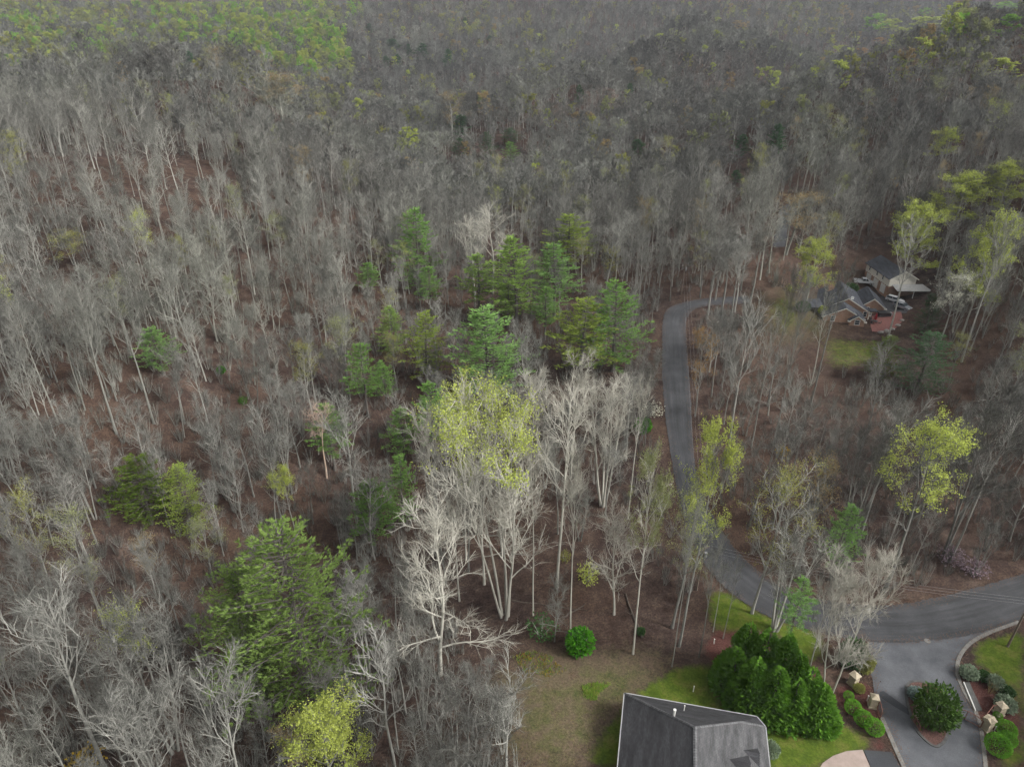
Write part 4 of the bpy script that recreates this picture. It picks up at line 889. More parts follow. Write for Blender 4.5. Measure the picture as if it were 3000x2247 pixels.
# ------------------------------------------------------------------ shrubs and garden plants
def shrub(kind, px, py, rpx, name, label, crown, cat='shrub', group=None, tall=1.0, var=None, bark=None):
    g = G(px, py); z = g[2]; sc = F / ((g - CAM) @ FW); r = rpx / sc; c = at(px, py, z + r * .75); z = h1(c[0], c[1])
    return put(kind, (c[0], c[1], z - .03), r, r * tall, name, label, cat, group, var=var, crown=crown, bark=bark)
BX = 'clipped boxwood balls by the driveway'
for px, py, r, l in [(2487, 2037, 15, 'smallest boxwood ball tucked behind the trunk of the fuzzy pale tree'), (2500, 2070, 24, 'boxwood ball third from the driveway edge on the house side'), (2530, 2103, 26, 'boxwood ball between two others on the house side of the drive'), (2562, 2128, 27, 'roundest bright boxwood ball nearest the driveway and the crescent mulch bed'),
                     (2950, 2134, 27, 'boxwood ball closest to the right gate pillar marker'), (2953, 2163, 25, 'middle boxwood ball of the three below the gate pillar'), (2926, 2181, 35, 'largest boxwood ball, beside the outer driveway kerb'), (2924, 2095, 13, 'tiny boxwood ball between the two outer stone pillars')]:
    shrub('box', px, py, r, 'boxwood_shrub', l.replace('right gate', 'outer gate'), [M['leaf_box']], group=BX, tall=.95)
for px, py, r, l, c in [(2840, 1967, 27, 'grey-green viburnum first in the curved bed, nearest the road', 'leaf_grey'), (2883, 1977, 21, 'dark green viburnum second in the curved bed', 'leaf_dark'), (2920, 1996, 27, 'grey-green viburnum behind the bare vase-shaped shrub', 'leaf_grey'), (2950, 2022, 22, 'dark green viburnum fourth in the curved bed', 'leaf_dark'), (2948, 2058, 31, 'wide speckled viburnum beside the pyramid-capped pillar', 'leaf_grey')]:
    shrub('bush', px, py, r, 'viburnum_shrub', l, [M[c]], group='viburnums in the curved mulch bed', tall=.85)
shrub('bush', 2694, 2027, 30, 'juniper_shrub', 'silvery blue-green juniper at the tip of the teardrop island', [M['leaf_silver']], tall=.6)
shrub('magnolia', 2744, 2085, 62, 'magnolia_shrub', 'large glossy evergreen filling the teardrop island', [M['leaf_magnolia']], tall=1.05)
shrub('bush', 2517, 2015, 17, 'azalea_shrub', 'yellow-green shrub behind the inner stone pillar', [M['leaf_olive']], tall=.9)
shrub('bush', 2497, 1925, 40, 'holly_shrub', 'dark evergreen behind the fuzzy pale tree at the driveway', [M['leaf_dark']], tall=1.5)
shrub('bush', 2535, 1950, 26, 'laurel_shrub', 'olive-green evergreen touching the driveway by the fuzzy pale tree', [M['leaf_olive']], tall=1.5)
shrub('bush', 2258, 2200, 26, 'laurel_shrub', 'speckled grey-green shrub against the house wall', [M['leaf_grey']], tall=1.2)
shrub('bush', 1700, 1880, 46, 'holly_shrub', 'bright green rounded bush in the clearing', [M['leaf_bright']], tall=1.0)
shrub('looseb', 1585, 1838, 52, 'holly_shrub', 'dark loose evergreen bush at the clearing edge behind the daffodils', [M['leaf_dark']], tall=.9)
shrub('bush', 1878, 1848, 14, 'holly_shrub', 'small dark bush at the foot of the straight lot-corner tree', [M['leaf_dark']])
shrub('looseb', 1723, 1680, 36, 'beech_sapling', 'lime sapling under the slim pale tree', [M['leaf_lime']], tall=1.3)
shrub('looseb', 1655, 1630, 20, 'beech_sapling', 'small olive sapling between pale trunks in the lot', [M['leaf_olive']], tall=1.2)
shrub('bush', 1885, 1245, 27, 'holly_shrub', 'vivid green bush beside the road below the white-flowering shrub', [M['leaf_bright']], tall=1.1)
shrub('looseb', 1915, 1190, 34, 'dogwood_shrub', 'white-flowering dogwood on the bank beside the road', [M['leaf_white']], tall=.8)
shrub('bush', 646, 1080, 14, 'holly_shrub', 'small vivid green holly alone on the reddish clearing', [M['leaf_bright']])
shrub('looseb', 710, 1165, 16, 'holly_shrub', 'dark green holly below the vivid one on the slope', [M['leaf_bright']])
shrub('looseb', 2295, 1318, 24, 'forsythia_shrub', 'yellow forsythia on the brown bank across the road', [M['leaf_yellow']], tall=.9)
shrub('looseb', 245, 2230, 60, 'forsythia_shrub', 'yellow shrub cut by the picture bottom among bare trees', [M['leaf_yellow']], tall=.8)
shrub('looseb', 2790, 1620, 42, 'redbud_shrub', 'pink redbud beside the foot of the layered lime tulip tree', [M['leaf_pink']], tall=.8)
shrub('looseb', 2860, 1655, 44, 'redbud_shrub', 'pink redbud under the huge double-trunked tree', [M['leaf_pink']], tall=.7)
shrub('bush', 2412, 908, 16, 'laurel_shrub', 'bright green shrub at the porch corner of the brick house', [M['leaf_lime']])
shrub('bush', 2355, 895, 20, 'laurel_shrub', 'dark shrub before the porch of the brick house', [M['leaf_dark']])
shrub('bush', 2495, 835, 22, 'laurel_shrub', 'dark green shrub between the brick house roof and the pickup', [M['leaf_dark']], tall=.7)
e = G(2897, 2030); put('brush', tuple(e), 2.3, 2.2, 'vase_shrub', 'bare tan vase-shaped shrub in the curved mulch bed', 'shrub', bark=M['leaf_tan'], crown=[M['leaf_tan']])
def tuft_patch(name, poly, n, hgt, w, mats, label, seed):
    r = random.Random(seed); K = TB(); xs = [p[0] for p in poly]; ys = [p[1] for p in poly]; c = 0
    while c < n:
        px, py = r.uniform(min(xs), max(xs)), r.uniform(min(ys), max(ys))
        if not inpoly([px], [py], poly)[0]: continue
        q = CORN(px, py); k = len(mats); mi = r.randrange(k)
        for _ in range(5):
            d = Vector((r.uniform(-.5, .5), r.uniform(-.5, .5), 1)).normalized(); p = Vector(q) + Vector((r.uniform(-.2, .2), r.uniform(-.2, .2), 0)); K.blade(p, p + d * hgt * r.uniform(.5, 1.3), w, d.cross(rv(r)).normalized(), mi)
        c += 1
    o = bpy.data.objects.new(name, K.mesh(name, mats)); C.objects.link(o); tag(o, label, None, None, 'stuff'); return o
def CORN(px, py):
    p = at(px, py, 8.0 if py < 1000 else -1.0)
    for _ in range(6): p = at(px, py, h1(p[0], p[1]))
    return p
tuft_patch('daffodil_grass', [(1500, 1925), (1560, 1905), (1620, 1925), (1660, 1965), (1600, 1985), (1540, 1975)], 260, .35, .07, [M['leaf_olive'], M['leaf_yellow'], M['leaf_green']], 'yellow and green daffodil clumps in the tan clearing', 3)
tuft_patch('tall_grass', [(1705, 2010), (1745, 2000), (1790, 2003), (1755, 2030), (1745, 2052), (1712, 2045)], 300, .4, .06, [M['leaf_lime'], M['leaf_green']], 'bright green grass tufts in the tan clearing', 4)
tuft_patch('meadow_grass', [(1500, 2240), (1520, 2050), (1680, 1960), (1860, 1940), (1790, 2090), (1715, 2240)], 500, .18, .04, [M['leaf_olive'], M['leaf_sage'], M['leaf_tan']], 'thin tan meadow grass over the clearing', 5)

# the dense evergreen row behind the near house
HG = 'leyland cypresses in one dense row'
for i, (tx, ty, by_, w, l) in enumerate([(2203, 1826, 1985, 105, 'cypress at the far end of the dense evergreen row, touching the verge'), (2262, 1842, 2015, 105, 'second cypress from the far end of the dense evergreen row'), (2318, 1860, 2045, 105, 'third cypress from the far end of the dense evergreen row'), (2350, 1908, 2075, 105, 'fourth cypress from the far end of the dense evergreen row'), (2386, 1952, 2095, 105, 'fifth cypress from the far end of the dense evergreen row'), (2420, 2005, 2118, 95, 'shortest cypress at the driveway end of the dense evergreen row'),
                                          (2165, 1895, 2020, 95, 'cypress standing out on the leaf-litter side of the dense row'), (2225, 1925, 2068, 105, 'front cypress of the dense row facing the roof corner'), (2290, 1955, 2098, 105, 'front cypress of the dense row facing the lawn'), (2345, 1990, 2112, 100, 'front cypress of the dense row beside the driveway end')]):
    bx_ = tx + (1500 - tx) * (by_ - ty) / (NADIR - ty); g = G(bx_, by_); hh = topheight(g, ty); dep = (g - CAM) @ FW
    put('cypress', tuple(g), w * 1.38 * dep / F / V['cypress'][i % 3][2], hh, 'cypress_tree', l, 'tree', HG, var=i)
g = G(2231, 2108); put('cypress', tuple(g), 3.2, 3.4, 'cypress_tree', 'small lime cypress at the back corner of the near house', 'tree', None, crown=[M['leaf_bright']])

# ------------------------------------------------------------------ building materials
def shingle(name, a, b_, scale=9.0):
    m, nt, o = newmat(name); L = nt.links; tc = N(nt, 'ShaderNodeTexCoord'); b = N(nt, 'ShaderNodeBsdfPrincipled', Roughness=.9)
    br = N(nt, 'ShaderNodeTexBrick', Scale=1.0); br.inputs['Brick Width'].default_value = .33; br.inputs['Row Height'].default_value = .145; br.inputs['Mortar Size'].default_value = .012
    br.inputs['Color1'].default_value = (*a, 1); br.inputs['Color2'].default_value = (*b_, 1); br.inputs['Mortar'].default_value = (*[x * .45 for x in a], 1); L.new(tc.outputs['UV'], br.inputs['Vector'])
    mp = N(nt, 'ShaderNodeMapping'); mp.inputs['Scale'].default_value = (.25, 1.2, 1.0); L.new(tc.outputs['UV'], mp.inputs[0])
    c = mixc(nt, .85, br.outputs[0], mixc(nt, 1.0, br.outputs[0], ramp(nt, noise(nt, mp.outputs[0], .9, 4, .6), [(.32, (.45, .45, .46)), (.65, (1.5, 1.5, 1.5))]), 'MULTIPLY'))
    L.new(c, b.inputs['Base Color']); bp = N(nt, 'ShaderNodeBump', Strength=.5, Distance=.03); L.new(br.outputs['Fac'], bp.inputs['Height']); L.new(bp.outputs[0], b.inputs['Normal']); L.new(b.outputs[0], o.inputs[0]); return m
def brickm(name):
    m, nt, o = newmat(name); L = nt.links; tc = N(nt, 'ShaderNodeTexCoord'); b = N(nt, 'ShaderNodeBsdfPrincipled', Roughness=.9)
    br = N(nt, 'ShaderNodeTexBrick', Scale=1.0); br.inputs['Brick Width'].default_value = .22; br.inputs['Row Height'].default_value = .075; br.inputs['Mortar Size'].default_value = .01
    br.inputs['Color1'].default_value = (.44, .235, .14, 1); br.inputs['Color2'].default_value = (.34, .175, .105, 1); br.inputs['Mortar'].default_value = (.34, .29, .24, 1)
    mp = N(nt, 'ShaderNodeMapping'); mp.inputs['Rotation'].default_value = (math.radians(90), 0, 0); L.new(tc.outputs['Object'], mp.inputs[0]); L.new(mp.outputs[0], br.inputs['Vector'])
    c = mixc(nt, .6, br.outputs[0], mixc(nt, 1.0, br.outputs[0], ramp(nt, noise(nt, tc.outputs['Object'], .8, 4), [(.3, (.7, .7, .7)), (.7, (1.25, 1.25, 1.25))]), 'MULTIPLY')); L.new(c, b.inputs['Base Color']); L.new(b.outputs[0], o.inputs[0]); return m
M['shingle'] = shingle('roof_shingle', (.030, .030, .033), (.047, .047, .051))
M['shingle_blue'] = shingle('roof_shingle_slate', (.042, .046, .058), (.062, .068, .082))
M['shingle_lit'] = shingle('roof_shingle_lit', (.066, .066, .068), (.092, .092, .095))  # lighter copy for the sunward roof slope, its light painted into the colour
M['brick'] = brickm('brick')
M['cap'] = solid('ridge_cap', (.16, .16, .165), .9, (.07, .07, .073), 3)
M['white'] = solid('white_paint', (.74, .73, .69), .5, (.62, .61, .57), 2)
M['cream'] = solid('cream_siding', (.76, .73, .64), .6, (.68, .65, .57), 1)
M['stone'] = solid('pillar_stone', (.44, .375, .275), .9, (.33, .28, .20), 4, bump=.4)
M['glass'] = solid('window_glass', (.045, .055, .065), .08, (.03, .04, .05), 1)
M['iron'] = solid('gate_iron', (.22, .085, .055), .6, (.14, .055, .04), 6)
M['black'] = solid('black_plastic', (.02, .02, .022), .45, (.012, .012, .014), 3)
M['wood'] = solid('pole_wood', (.22, .175, .135), .9, (.13, .10, .08), 2)
M['log'] = solid('log_wood', (.12, .095, .075), 1.0, (.045, .036, .03), 2, bump=.5)
M['metal'] = solid('galvanised_metal', (.36, .36, .36), .55, (.27, .27, .27), 2)
M['awning'] = solid('awning_sheet', (.30, .30, .29), .7, (.22, .22, .215), 2)
M['paver'] = solid('patio_brick', (.24, .095, .08), .9, (.16, .065, .055), 2.5)
M['red_cloth'] = solid('red_cloth', (.30, .015, .025), .9, (.20, .01, .018), 2)
M['leaf_litter'] = plant('leaf_litter', (.20, .13, .09), (.11, .07, .05), .1, .8, .2)
M['rock'] = solid('rock', (.34, .32, .29), 1.0, (.17, .16, .145), 1.5, bump=.5)
M['rubber'] = solid('tyre_rubber', (.02, .02, .02), .85)
M['lamp'] = solid('lamp_lens', (.7, .7, .68), .15)
def plane_uv(o):
    """metres along / up each roof plane, so that shingle rows follow the slope"""
    me = o.data; uv = me.uv_layers.new(name='UVMap')
    for p in me.polygons:
        n = p.normal; a = Vector((0, 0, 1)).cross(n); a = a.normalized() if a.length > 1e-3 else Vector((1, 0, 0)); b_ = n.cross(a)
        for li in p.loop_indices: co = me.vertices[me.loops[li].vertex_index].co; uv.data[li].uv = (co.dot(a), co.dot(b_))
def slab(mb, pts, t=.14, m=0):
    """a flat panel with thickness below its top face"""
    P = [Vector(p) for p in pts]; n = (P[1] - P[0]).cross(P[2] - P[0]).normalized()
    if n.z < 0: P.reverse(); n = -n
    Q = [p - Vector((0, 0, t)) for p in P]; mb.face(P, m); mb.face(Q[::-1], m)
    for i in range(len(P)): j = (i + 1) % len(P); mb.face([P[j], P[i], Q[i], Q[j]], m)

# ------------------------------------------------------------------ the near house (hip roof, cut by the picture bottom)
ez = 3.2
a0, c0, c2 = at(1830, 2030, ez), at(2217, 2099, ez), at(2242, 2128, ez); p0 = at(2036, 2130, 7.0)
vdir = np.array([-.22, -.9755, 0.0]); b0 = a0 + vdir * 14; r0_ = p0 + vdir * 12; d0 = c2 + vdir * 10.5
nn = np.cross(c0 - a0, p0 - a0); dq = ray(2172, 2114); q0 = CAM + dq * (((a0 - CAM) @ nn) / (dq @ nn))
hz = h1(21, 52); root = empty('hip_roof_house', (21, 51, hz), 'near house with grey hip roof beside the lawn', 'house')
wl = MB(); foot = [a0 + [.6, -.5, 0], c0 + [-.3, -.55, 0], c2 + [-.55, -.1, 0], d0 + [-.55, .4, 0], b0 + [.6, .4, 0]]
for i in range(5):
    j = (i + 1) % 5; wl.face([(*foot[i][:2], -1), (*foot[j][:2], -1), (*foot[j][:2], ez), (*foot[i][:2], ez)])
wo_ = wl.build('wall', M['stone'], root)
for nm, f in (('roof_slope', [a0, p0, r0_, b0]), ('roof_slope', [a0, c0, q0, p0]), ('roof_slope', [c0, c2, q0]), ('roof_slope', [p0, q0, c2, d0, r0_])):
    mb = MB(); slab(mb, f, .16); o = mb.build(nm, M['shingle_lit'] if f[0] is p0 else M['shingle'], root); plane_uv(o)
def capline(a, b, r=.13, par=root, nm='ridge_cap', mat=None):
    a, b = Vector(a), Vector(b); n = max(2, int((b - a).length / .33)); mb = MB(); d = (b - a).normalized(); s = d.cross(Vector((0, 0, 1))).normalized(); up = s.cross(d)
    for i in range(n):
        u, w = a.lerp(b, i / n), a.lerp(b, (i + .93) / n); l0, l1 = .05, .08
        mb.face([u - s * r * 1.3 + up * .005, u + up * (l0 + .05), w + up * (l1 + .05), w - s * r * 1.3 + up * .035]); mb.face([u + up * (l0 + .05), u + s * r * 1.3 + up * .005, w + s * r * 1.3 + up * .035, w + up * (l1 + .05)])
    return mb.build(nm, mat or M['cap'], par)
capline(a0, p0, nm='hip_cap'); capline(p0, r0_, .17); capline(q0, p0, nm='hip_cap'); capline(c2, q0, nm='hip_cap')
for u, w in ((a0, b0), (a0, c0), (c0, c2), (c2, d0)):
    mb = MB(); u, w = Vector(u), Vector(w); d = (w - u).normalized(); s = d.cross(Vector((0, 0, 1))); s = s if (s.dot(Vector(p0) - u) < 0) else -s
    A_ = [u, w, w + s * .12, u + s * .12]; slab(mb, [x + Vector((0, 0, .02)) for x in A_], .18); mb.build('gutter', M['metal'], root)
def pipe(px, py, z, hgt, r):
    c = at(px, py, z); mb = MB(); mb.tube([(c[0], c[1], z - .6), (c[0], c[1], z + hgt)], r, 10); o = mb.build('vent_pipe', M['white'], root)
    mb = MB(); mb.tube([(c[0], c[1], z + hgt), (c[0], c[1], z + hgt + .1)], r * 1.35, 10); mb.build('vent_cap', M['white'], o)
pipe(1975, 2092, 6.0, .75, .14); pipe(2005, 2073, 5.0, .35, .06)
# cross gable over the entrance and the small white-trimmed gable beside it
def small_gable(peak_px, z_peak, half, length, direction, drop, nm):
    p = Vector(at(*peak_px, z_peak)); d = Vector((*direction, 0)).normalized(); s = Vector((-d.y, d.x, 0)); back = p - d * length
    mb = MB(); slab(mb, [back, p, p + s * half - Vector((0, 0, drop)), back + s * half - Vector((0, 0, drop))], .12); slab(mb, [back, p, p - s * half - Vector((0, 0, drop)), back - s * half - Vector((0, 0, drop))], .12)
    o = mb.build(nm, M['shingle'], root); plane_uv(o)
    mb = MB(); f = p + d * .03 - Vector((0, 0, .1)); f2 = f - Vector((0, 0, .16))
    for k in (1, -1): mb.face([f, f + s * half * k - Vector((0, 0, drop)), f2 + s * half * k - Vector((0, 0, drop)), f2])
    mb.build('gable_trim', M['white'], o)
    mb = MB(); g = p - d * .15 - Vector((0, 0, .14)); mb.face([g, g + s * half * .9 - Vector((0, 0, drop * .9)), g - s * half * .9 - Vector((0, 0, drop * .9))]); mb.build('gable_wall', M['cream'], o)
small_gable((2226, 2206), 4.6, 1.5, 3.6, (.98, -.22), 1.0, 'dormer_roof'); small_gable((2200, 2236), 5.3, 2.6, 5.0, (.98, -.22), 1.5, 'porch_roof')

# ------------------------------------------------------------------ the brick house, its garage and yard on the far side
bz = h1(*at(2480, 985, 8.2)[:2])
_pk, _rb = Vector(at(2488, 874, bz + 5.7)), Vector(at(2463, 825, bz + 5.7))
hr = empty('brick_house', (_pk.x, _pk.y, bz), 'brick house with dark roofs and stepped gables among bare trees', 'house')
D2 = (_rb - _pk).normalized(); R2 = Vector((D2.y, -D2.x, 0))
def gable_block(par, front, width, length, eave, ridge, over=.45, zb=None, wall='brick', roof='shingle_blue', trim=True, wallname='wall', rname='roof'):
    """front: ground point under the gable peak; runs back along D2"""
    z0 = bz - 1.2 if zb is None else zb; f = Vector((front[0], front[1], 0)); w = width / 2; mb = MB(); U = lambda z: Vector((0, 0, z))
    for sgn, base in ((-1, f), (1, f + D2 * length)):
        mb.face([base - R2 * w + U(z0), base + R2 * w + U(z0), base + R2 * w + U(eave), base + U(ridge - .12), base - R2 * w + U(eave)])
    for k in (1, -1): mb.face([f + R2 * w * k + U(z0), f + D2 * length + R2 * w * k + U(z0), f + D2 * length + R2 * w * k + U(eave), f + R2 * w * k + U(eave)])
    wobj = mb.build(wallname, M[wall], par)
    sl = (ridge - eave) / w; a = f - D2 * over; b = f + D2 * (length + over); ew = w + over; mb = MB()
    for k in (1, -1): slab(mb, [a + U(ridge), b + U(ridge), b + R2 * ew * k + U(ridge - sl * ew), a + R2 * ew * k + U(ridge - sl * ew)], .18)
    ro = mb.build(rname, M[roof], par); plane_uv(ro)
    if trim:
        mb = MB(); e = a - D2 * .02
        for k in (1, -1): mb.face([e + U(ridge - .02), e + R2 * ew * k + U(ridge - sl * ew - .02), e + R2 * ew * k + U(ridge - sl * ew - .3), e + U(ridge - .32)])
        mb.build('gable_trim', M['cream'], ro)
        for k in (1, -1): 
            mb = MB(); p = f + R2 * (w + .15) * k + U(ridge - sl * (w + .15) - .32); mb.box((p.x, p.y, p.z), (.7, .5, .3), math.atan2(R2.y, R2.x)); mb.build('eave_return', M['cream'], ro)
    return wobj, ro
def window(par, p, w, h, mat='white', facing=None):
    d = facing or -D2; s = Vector((-d.y, d.x, 0)); p = Vector(p); mb = MB(); rz = math.atan2(s.y, s.x)
    for k in (1, -1):
        c = p + s * (w / 2) * k + d * .05; mb.box((c.x, c.y, c.z), (.12, .12, h + .12), rz); c = p + Vector((0, 0, h / 2 * k)) + d * .05; mb.box((c.x, c.y, c.z), (w - .12, .12, .12), rz)
    c = p + d * .05; mb.box((c.x, c.y, c.z), (w - .12, .08, .06), rz); fr = mb.build('window', M[mat], par)
    mb = MB(); c = p + d * .02; mb.box((c.x, c.y, c.z), (w - .1, .05, h - .1), rz); mb.build('pane', M['glass'], fr); return fr
mainf = tuple((_pk + D2 * .45)[:2]); w1, _ = gable_block(hr, mainf, 11.6, 13.5, bz + 2.3, bz + 5.7, wallname='wall', rname='main_roof')
_fp = Vector(at(2480, 902, bz + 4.8)) + D2 * .45; frontf = tuple(_fp[:2]); w2, _ = gable_block(hr, frontf, 9.8, 5.8, bz + 2.1, bz + 4.7, wallname='wall', rname='front_roof')
_bp = _fp + R2 * 3.2 - D2 * 1.3; w3, _ = gable_block(hr, tuple(_bp[:2]), 3.6, 2.2, bz + 1.9, bz + 3.2, over=.35, wallname='bay_wall', rname='bay_roof')
_wp = Vector(at(2563, 876, bz + 4.7)) + D2 * .3; w4, _ = gable_block(hr, tuple(_wp[:2]), 6.4, 9.5, bz + 2.3, bz + 4.8, wallname='wing_wall', rname='wing_roof')
fz = Vector((*frontf, 0)); window(hr, fz - R2 * 2.6 + Vector((0, 0, bz + 1.4)) - D2 * .02, 1.0, 1.5); window(hr, Vector((_bp.x, _bp.y, bz + 1.3)) - D2 * .02, 1.2, 1.3); window(hr, Vector((_wp.x, _wp.y, bz + 1.5)) - R2 * 1.2 - D2 * .02, 1.0, 1.3)
mf = Vector((*mainf, 0)); window(hr, mf + R2 * 4.9 + Vector((0, 0, bz + 1.4)) - D2 * .02, .9, 1.5)
mb = MB(); c = mf + R2 * 6.4 + D2 * 1.4; mb.box((c.x, c.y, bz + 1.2), (1.1, .12, 2.1), math.atan2(R2.y, R2.x)); dr = mb.build('door', M['white'], hr)
mb = MB(); mb.box((c.x, c.y - .08, bz + 1.5), (.7, .05, 1.2), math.atan2(R2.y, R2.x)); mb.build('pane', M['glass'], dr)
mb = MB(); c = mf + R2 * 6.6; mb.box((c.x, c.y, bz + 2.75), (2.0, 2.4, .2), math.atan2(R2.y, R2.x)); mb.build('porch_beam', M['shingle_blue'], hr)
for k in (-.9, .9):
    mb = MB(); q = mf + R2 * (6.6 + k) - D2 * .9; mb.tube([(q.x, q.y, bz - .5), (q.x, q.y, bz + 2.7)], .14, 10); mb.build('porch_post', M['cream'], hr)
ch = at(2438, 828, bz + 6.2); mb = MB(); mb.box((ch[0], ch[1], bz + 3.9), (1.5, .9, 5.6), math.atan2(R2.y, R2.x)); chm = mb.build('chimney', M['brick'], hr)
mb = MB(); mb.box((ch[0], ch[1], bz + 6.78), (1.7, 1.1, .16), math.atan2(R2.y, R2.x)); mb.build('chimney_cap', M['concrete'], chm); mb = MB(); mb.box((ch[0] + .2, ch[1], bz + 7.1), (.5, .4, .5), .2); mb.build('flue_cap', M['black'], chm)
mb = MB(); pl = mf - R2 * 10.2 + D2 * 5.5; slab(mb, [pl + Vector((0, 0, bz + 2.4)), pl + R2 * 4.2 + Vector((0, 0, bz + 2.8)), pl + R2 * 4.2 - D2 * 6.5 + Vector((0, 0, bz + 2.7)), pl - D2 * 6.5 + Vector((0, 0, bz + 2.3))], .2); po = mb.build('porch_roof', M['shingle_blue'], hr); plane_uv(po)
for k in range(4):
    mb = MB(); q = pl + R2 * .25 - D2 * (.3 + k * 1.95); mb.tube([(q.x, q.y, bz - 1.2), (q.x, q.y, bz + 2.2)], .1, 8); mb.build('porch_post', M['white'], hr)
mb = MB(); q = pl + R2 * 2 - D2 * 3.2; mb.box((q.x, q.y, bz - .1), (4.4, 7.0, .5), math.atan2(R2.y, R2.x)); mb.build('porch_floor', M['concrete'], hr)
dsh = _pk + R2 * .8 - D2 * .1 + Vector((0, 0, .15)); mb = MB(); mb.tube([dsh, dsh + Vector((-.1, -.1, .04)), dsh + Vector((-.2, -.25, .12))], [.02, .3, .42], 14); ds = mb.build('satellite_dish', M['lamp'], hr)
# garage: long wall faces west, three doors, two storeys
gz = bz + .5; _g0, _g1 = at(2534, 817, gz), at(2591, 866, gz); gr_ = empty('garage', (_g0[0] + 3, (_g0[1] + _g1[1]) / 2, gz), 'cream two-storey garage with dark roof and three white doors', 'garage')
gx0, gy0, gy1, ge = float(_g0[0] + _g1[0]) / 2, float(_g1[1]), float(_g0[1]), gz + 5.3
gw = 7.6
def gface(nm, mat, z0, z1, par=gr_):
    mb = MB(); mb.face([(gx0, gy0, z0), (gx0, gy1, z0), (gx0, gy1, z1), (gx0, gy0, z1)]); mb.face([(gx0, gy0, z0), (gx0 + gw, gy0, z0), (gx0 + gw, gy0, z1), (gx0, gy0, z1)]); mb.face([(gx0 + gw, gy0, z0), (gx0 + gw, gy1, z0), (gx0 + gw, gy1, z1), (gx0 + gw, gy0, z1)]); mb.face([(gx0, gy1, z0), (gx0 + gw, gy1, z0), (gx0 + gw, gy1, z1), (gx0, gy1, z1)]); return mb.build(nm, mat, par)
gface('brick_wall', M['brick'], gz - 1, gz + 2.75); sw = gface('siding_wall', M['cream'], gz + 2.75, ge)
mb = MB(); mid_ = gx0 + gw / 2; rz_ = ge + 2.2
for yy in (gy0, gy1): mb.face([(gx0, yy, ge), (gx0 + gw, yy, ge), (mid_, yy, rz_ - .1)])
mb.build('gable_wall', M['cream'], gr_)
mb = MB()
for k in (-1, 1):
    xe = mid_ + k * (gw / 2 + .45); ze = ge - .26; slab(mb, [(mid_, gy0 - .5, rz_), (mid_, gy1 + .5, rz_), (xe, gy1 + .5, ze), (xe, gy0 - .5, ze)], .16)
gro = mb.build('roof', M['shingle_blue'], gr_); plane_uv(gro)
mb = MB(); 
for k in (-1, 1): xe = mid_ + k * (gw / 2 + .45); mb.face([(mid_, gy0 - .53, rz_ - .02), (xe, gy0 - .53, ge - .28), (xe, gy0 - .53, ge - .55), (mid_, gy0 - .53, rz_ - .3)])
mb.build('gable_trim', M['cream'], gro)
gs = (gy1 - gy0) / 12.3
for yy in (gy0 + 2.3 * gs, gy0 + 6.1 * gs, gy0 + 9.9 * gs):
    mb = MB(); mb.box((gx0 - .03, yy, gz + 1.25), (.12, 2.7, 2.5)); dd_ = mb.build('garage_door', M['white'], gr_)
    for k in range(4):
        mb = MB(); mb.box((gx0 - .1, yy, gz + .35 + k * .6), (.04, 2.55, .5)); mb.build('door_panel', M['white'], dd_)
for yy in (gy0 + 3.3 * gs, gy0 + 6.3 * gs, gy0 + 10.3 * gs): window(gr_, (gx0 - .01, yy, gz + 4.2), .8, 1.3, facing=Vector((-1, 0, 0)))
for k in range(12): mb = MB(); mb.box((gx0 - .12, gy0 + .9 + k * .98 * gs, gz + 2.78), (.2, .3, .14)); mb.build('trim_block', M['white'], gr_)
mb = MB(); slab(mb, [(gx0 + .6, gy0 - .4, gz + 3.6), (gx0 + 9.5, gy0 - .4, gz + 3.6), (gx0 + 10.4, gy0 - 4.3, gz + 2.9), (gx0 + .4, gy0 - 4.3, gz + 2.9)], .1); aw = mb.build('awning', M['awning'], gr_)
for xx in (gx0 + 1.2, gx0 + 5.4, gx0 + 9.6): mb = MB(); mb.tube([(xx, gy0 - 4, gz - .5), (xx, gy0 - 4, gz + 2.9)], .08, 8); mb.build('awning_post', M['white'], gr_)
# patio and yard things
patch('patio_ground', gpts([(2548, 945), (2555, 925), (2590, 915), (2640, 915), (2645, 940), (2625, 962), (2590, 975), (2555, 972)]), M['paver'], .09, 1.0, 'red brick patio beside the brick house')
patch('parking_ground', gpts([(2560, 880), (2600, 860), (2640, 868), (2668, 900), (2655, 918), (2595, 918), (2565, 905)]), M['road'], .07, 1.2, 'asphalt parking pad in front of the garage')
c = CORN(2587, 926); e = empty('hot_tub', tuple(c), 'black covered hot tub on the red brick patio', 'hot tub')
mb = MB(); mb.box((c[0], c[1], c[2] + .55), (3.2, 2.2, 1.0), -.1, taper=.97); mb.build('shell', M['black'], e); mb = MB(); mb.box((c[0] - .78, c[1] + .08, c[2] + 1.12), (1.55, 2.2, .14), -.1); mb.build('cover_half', M['black'], e); mb = MB(); mb.box((c[0] + .78, c[1] - .08, c[2] + 1.12), (1.55, 2.2, .14), -.1); mb.build('cover_half', M['black'], e); mb = MB(); mb.box((c[0] + 1.9, c[1], c[2] + .5), (.5, 1.2, .9), -.1); mb.build('step', M['metal'], e)
c = CORN(2561, 948); e = empty('patio_umbrella', tuple(c), 'closed red patio umbrella standing through the dark table', 'umbrella')
mb = MB(); mb.tube([(c[0], c[1], c[2]), (c[0], c[1], c[2] + 3.0)], .035, 8); mb.build('pole', M['metal'], e)
mb = MB(); mb.tube([(c[0], c[1], c[2] + z) for z in (1.1, 1.3, 2.2, 2.8, 3.05)], [.20, .34, .30, .16, .03], 10); mb.build('canopy', M['red_cloth'], e)
e = empty('patio_table', tuple(c), 'round dark patio table under the closed red umbrella', 'table')
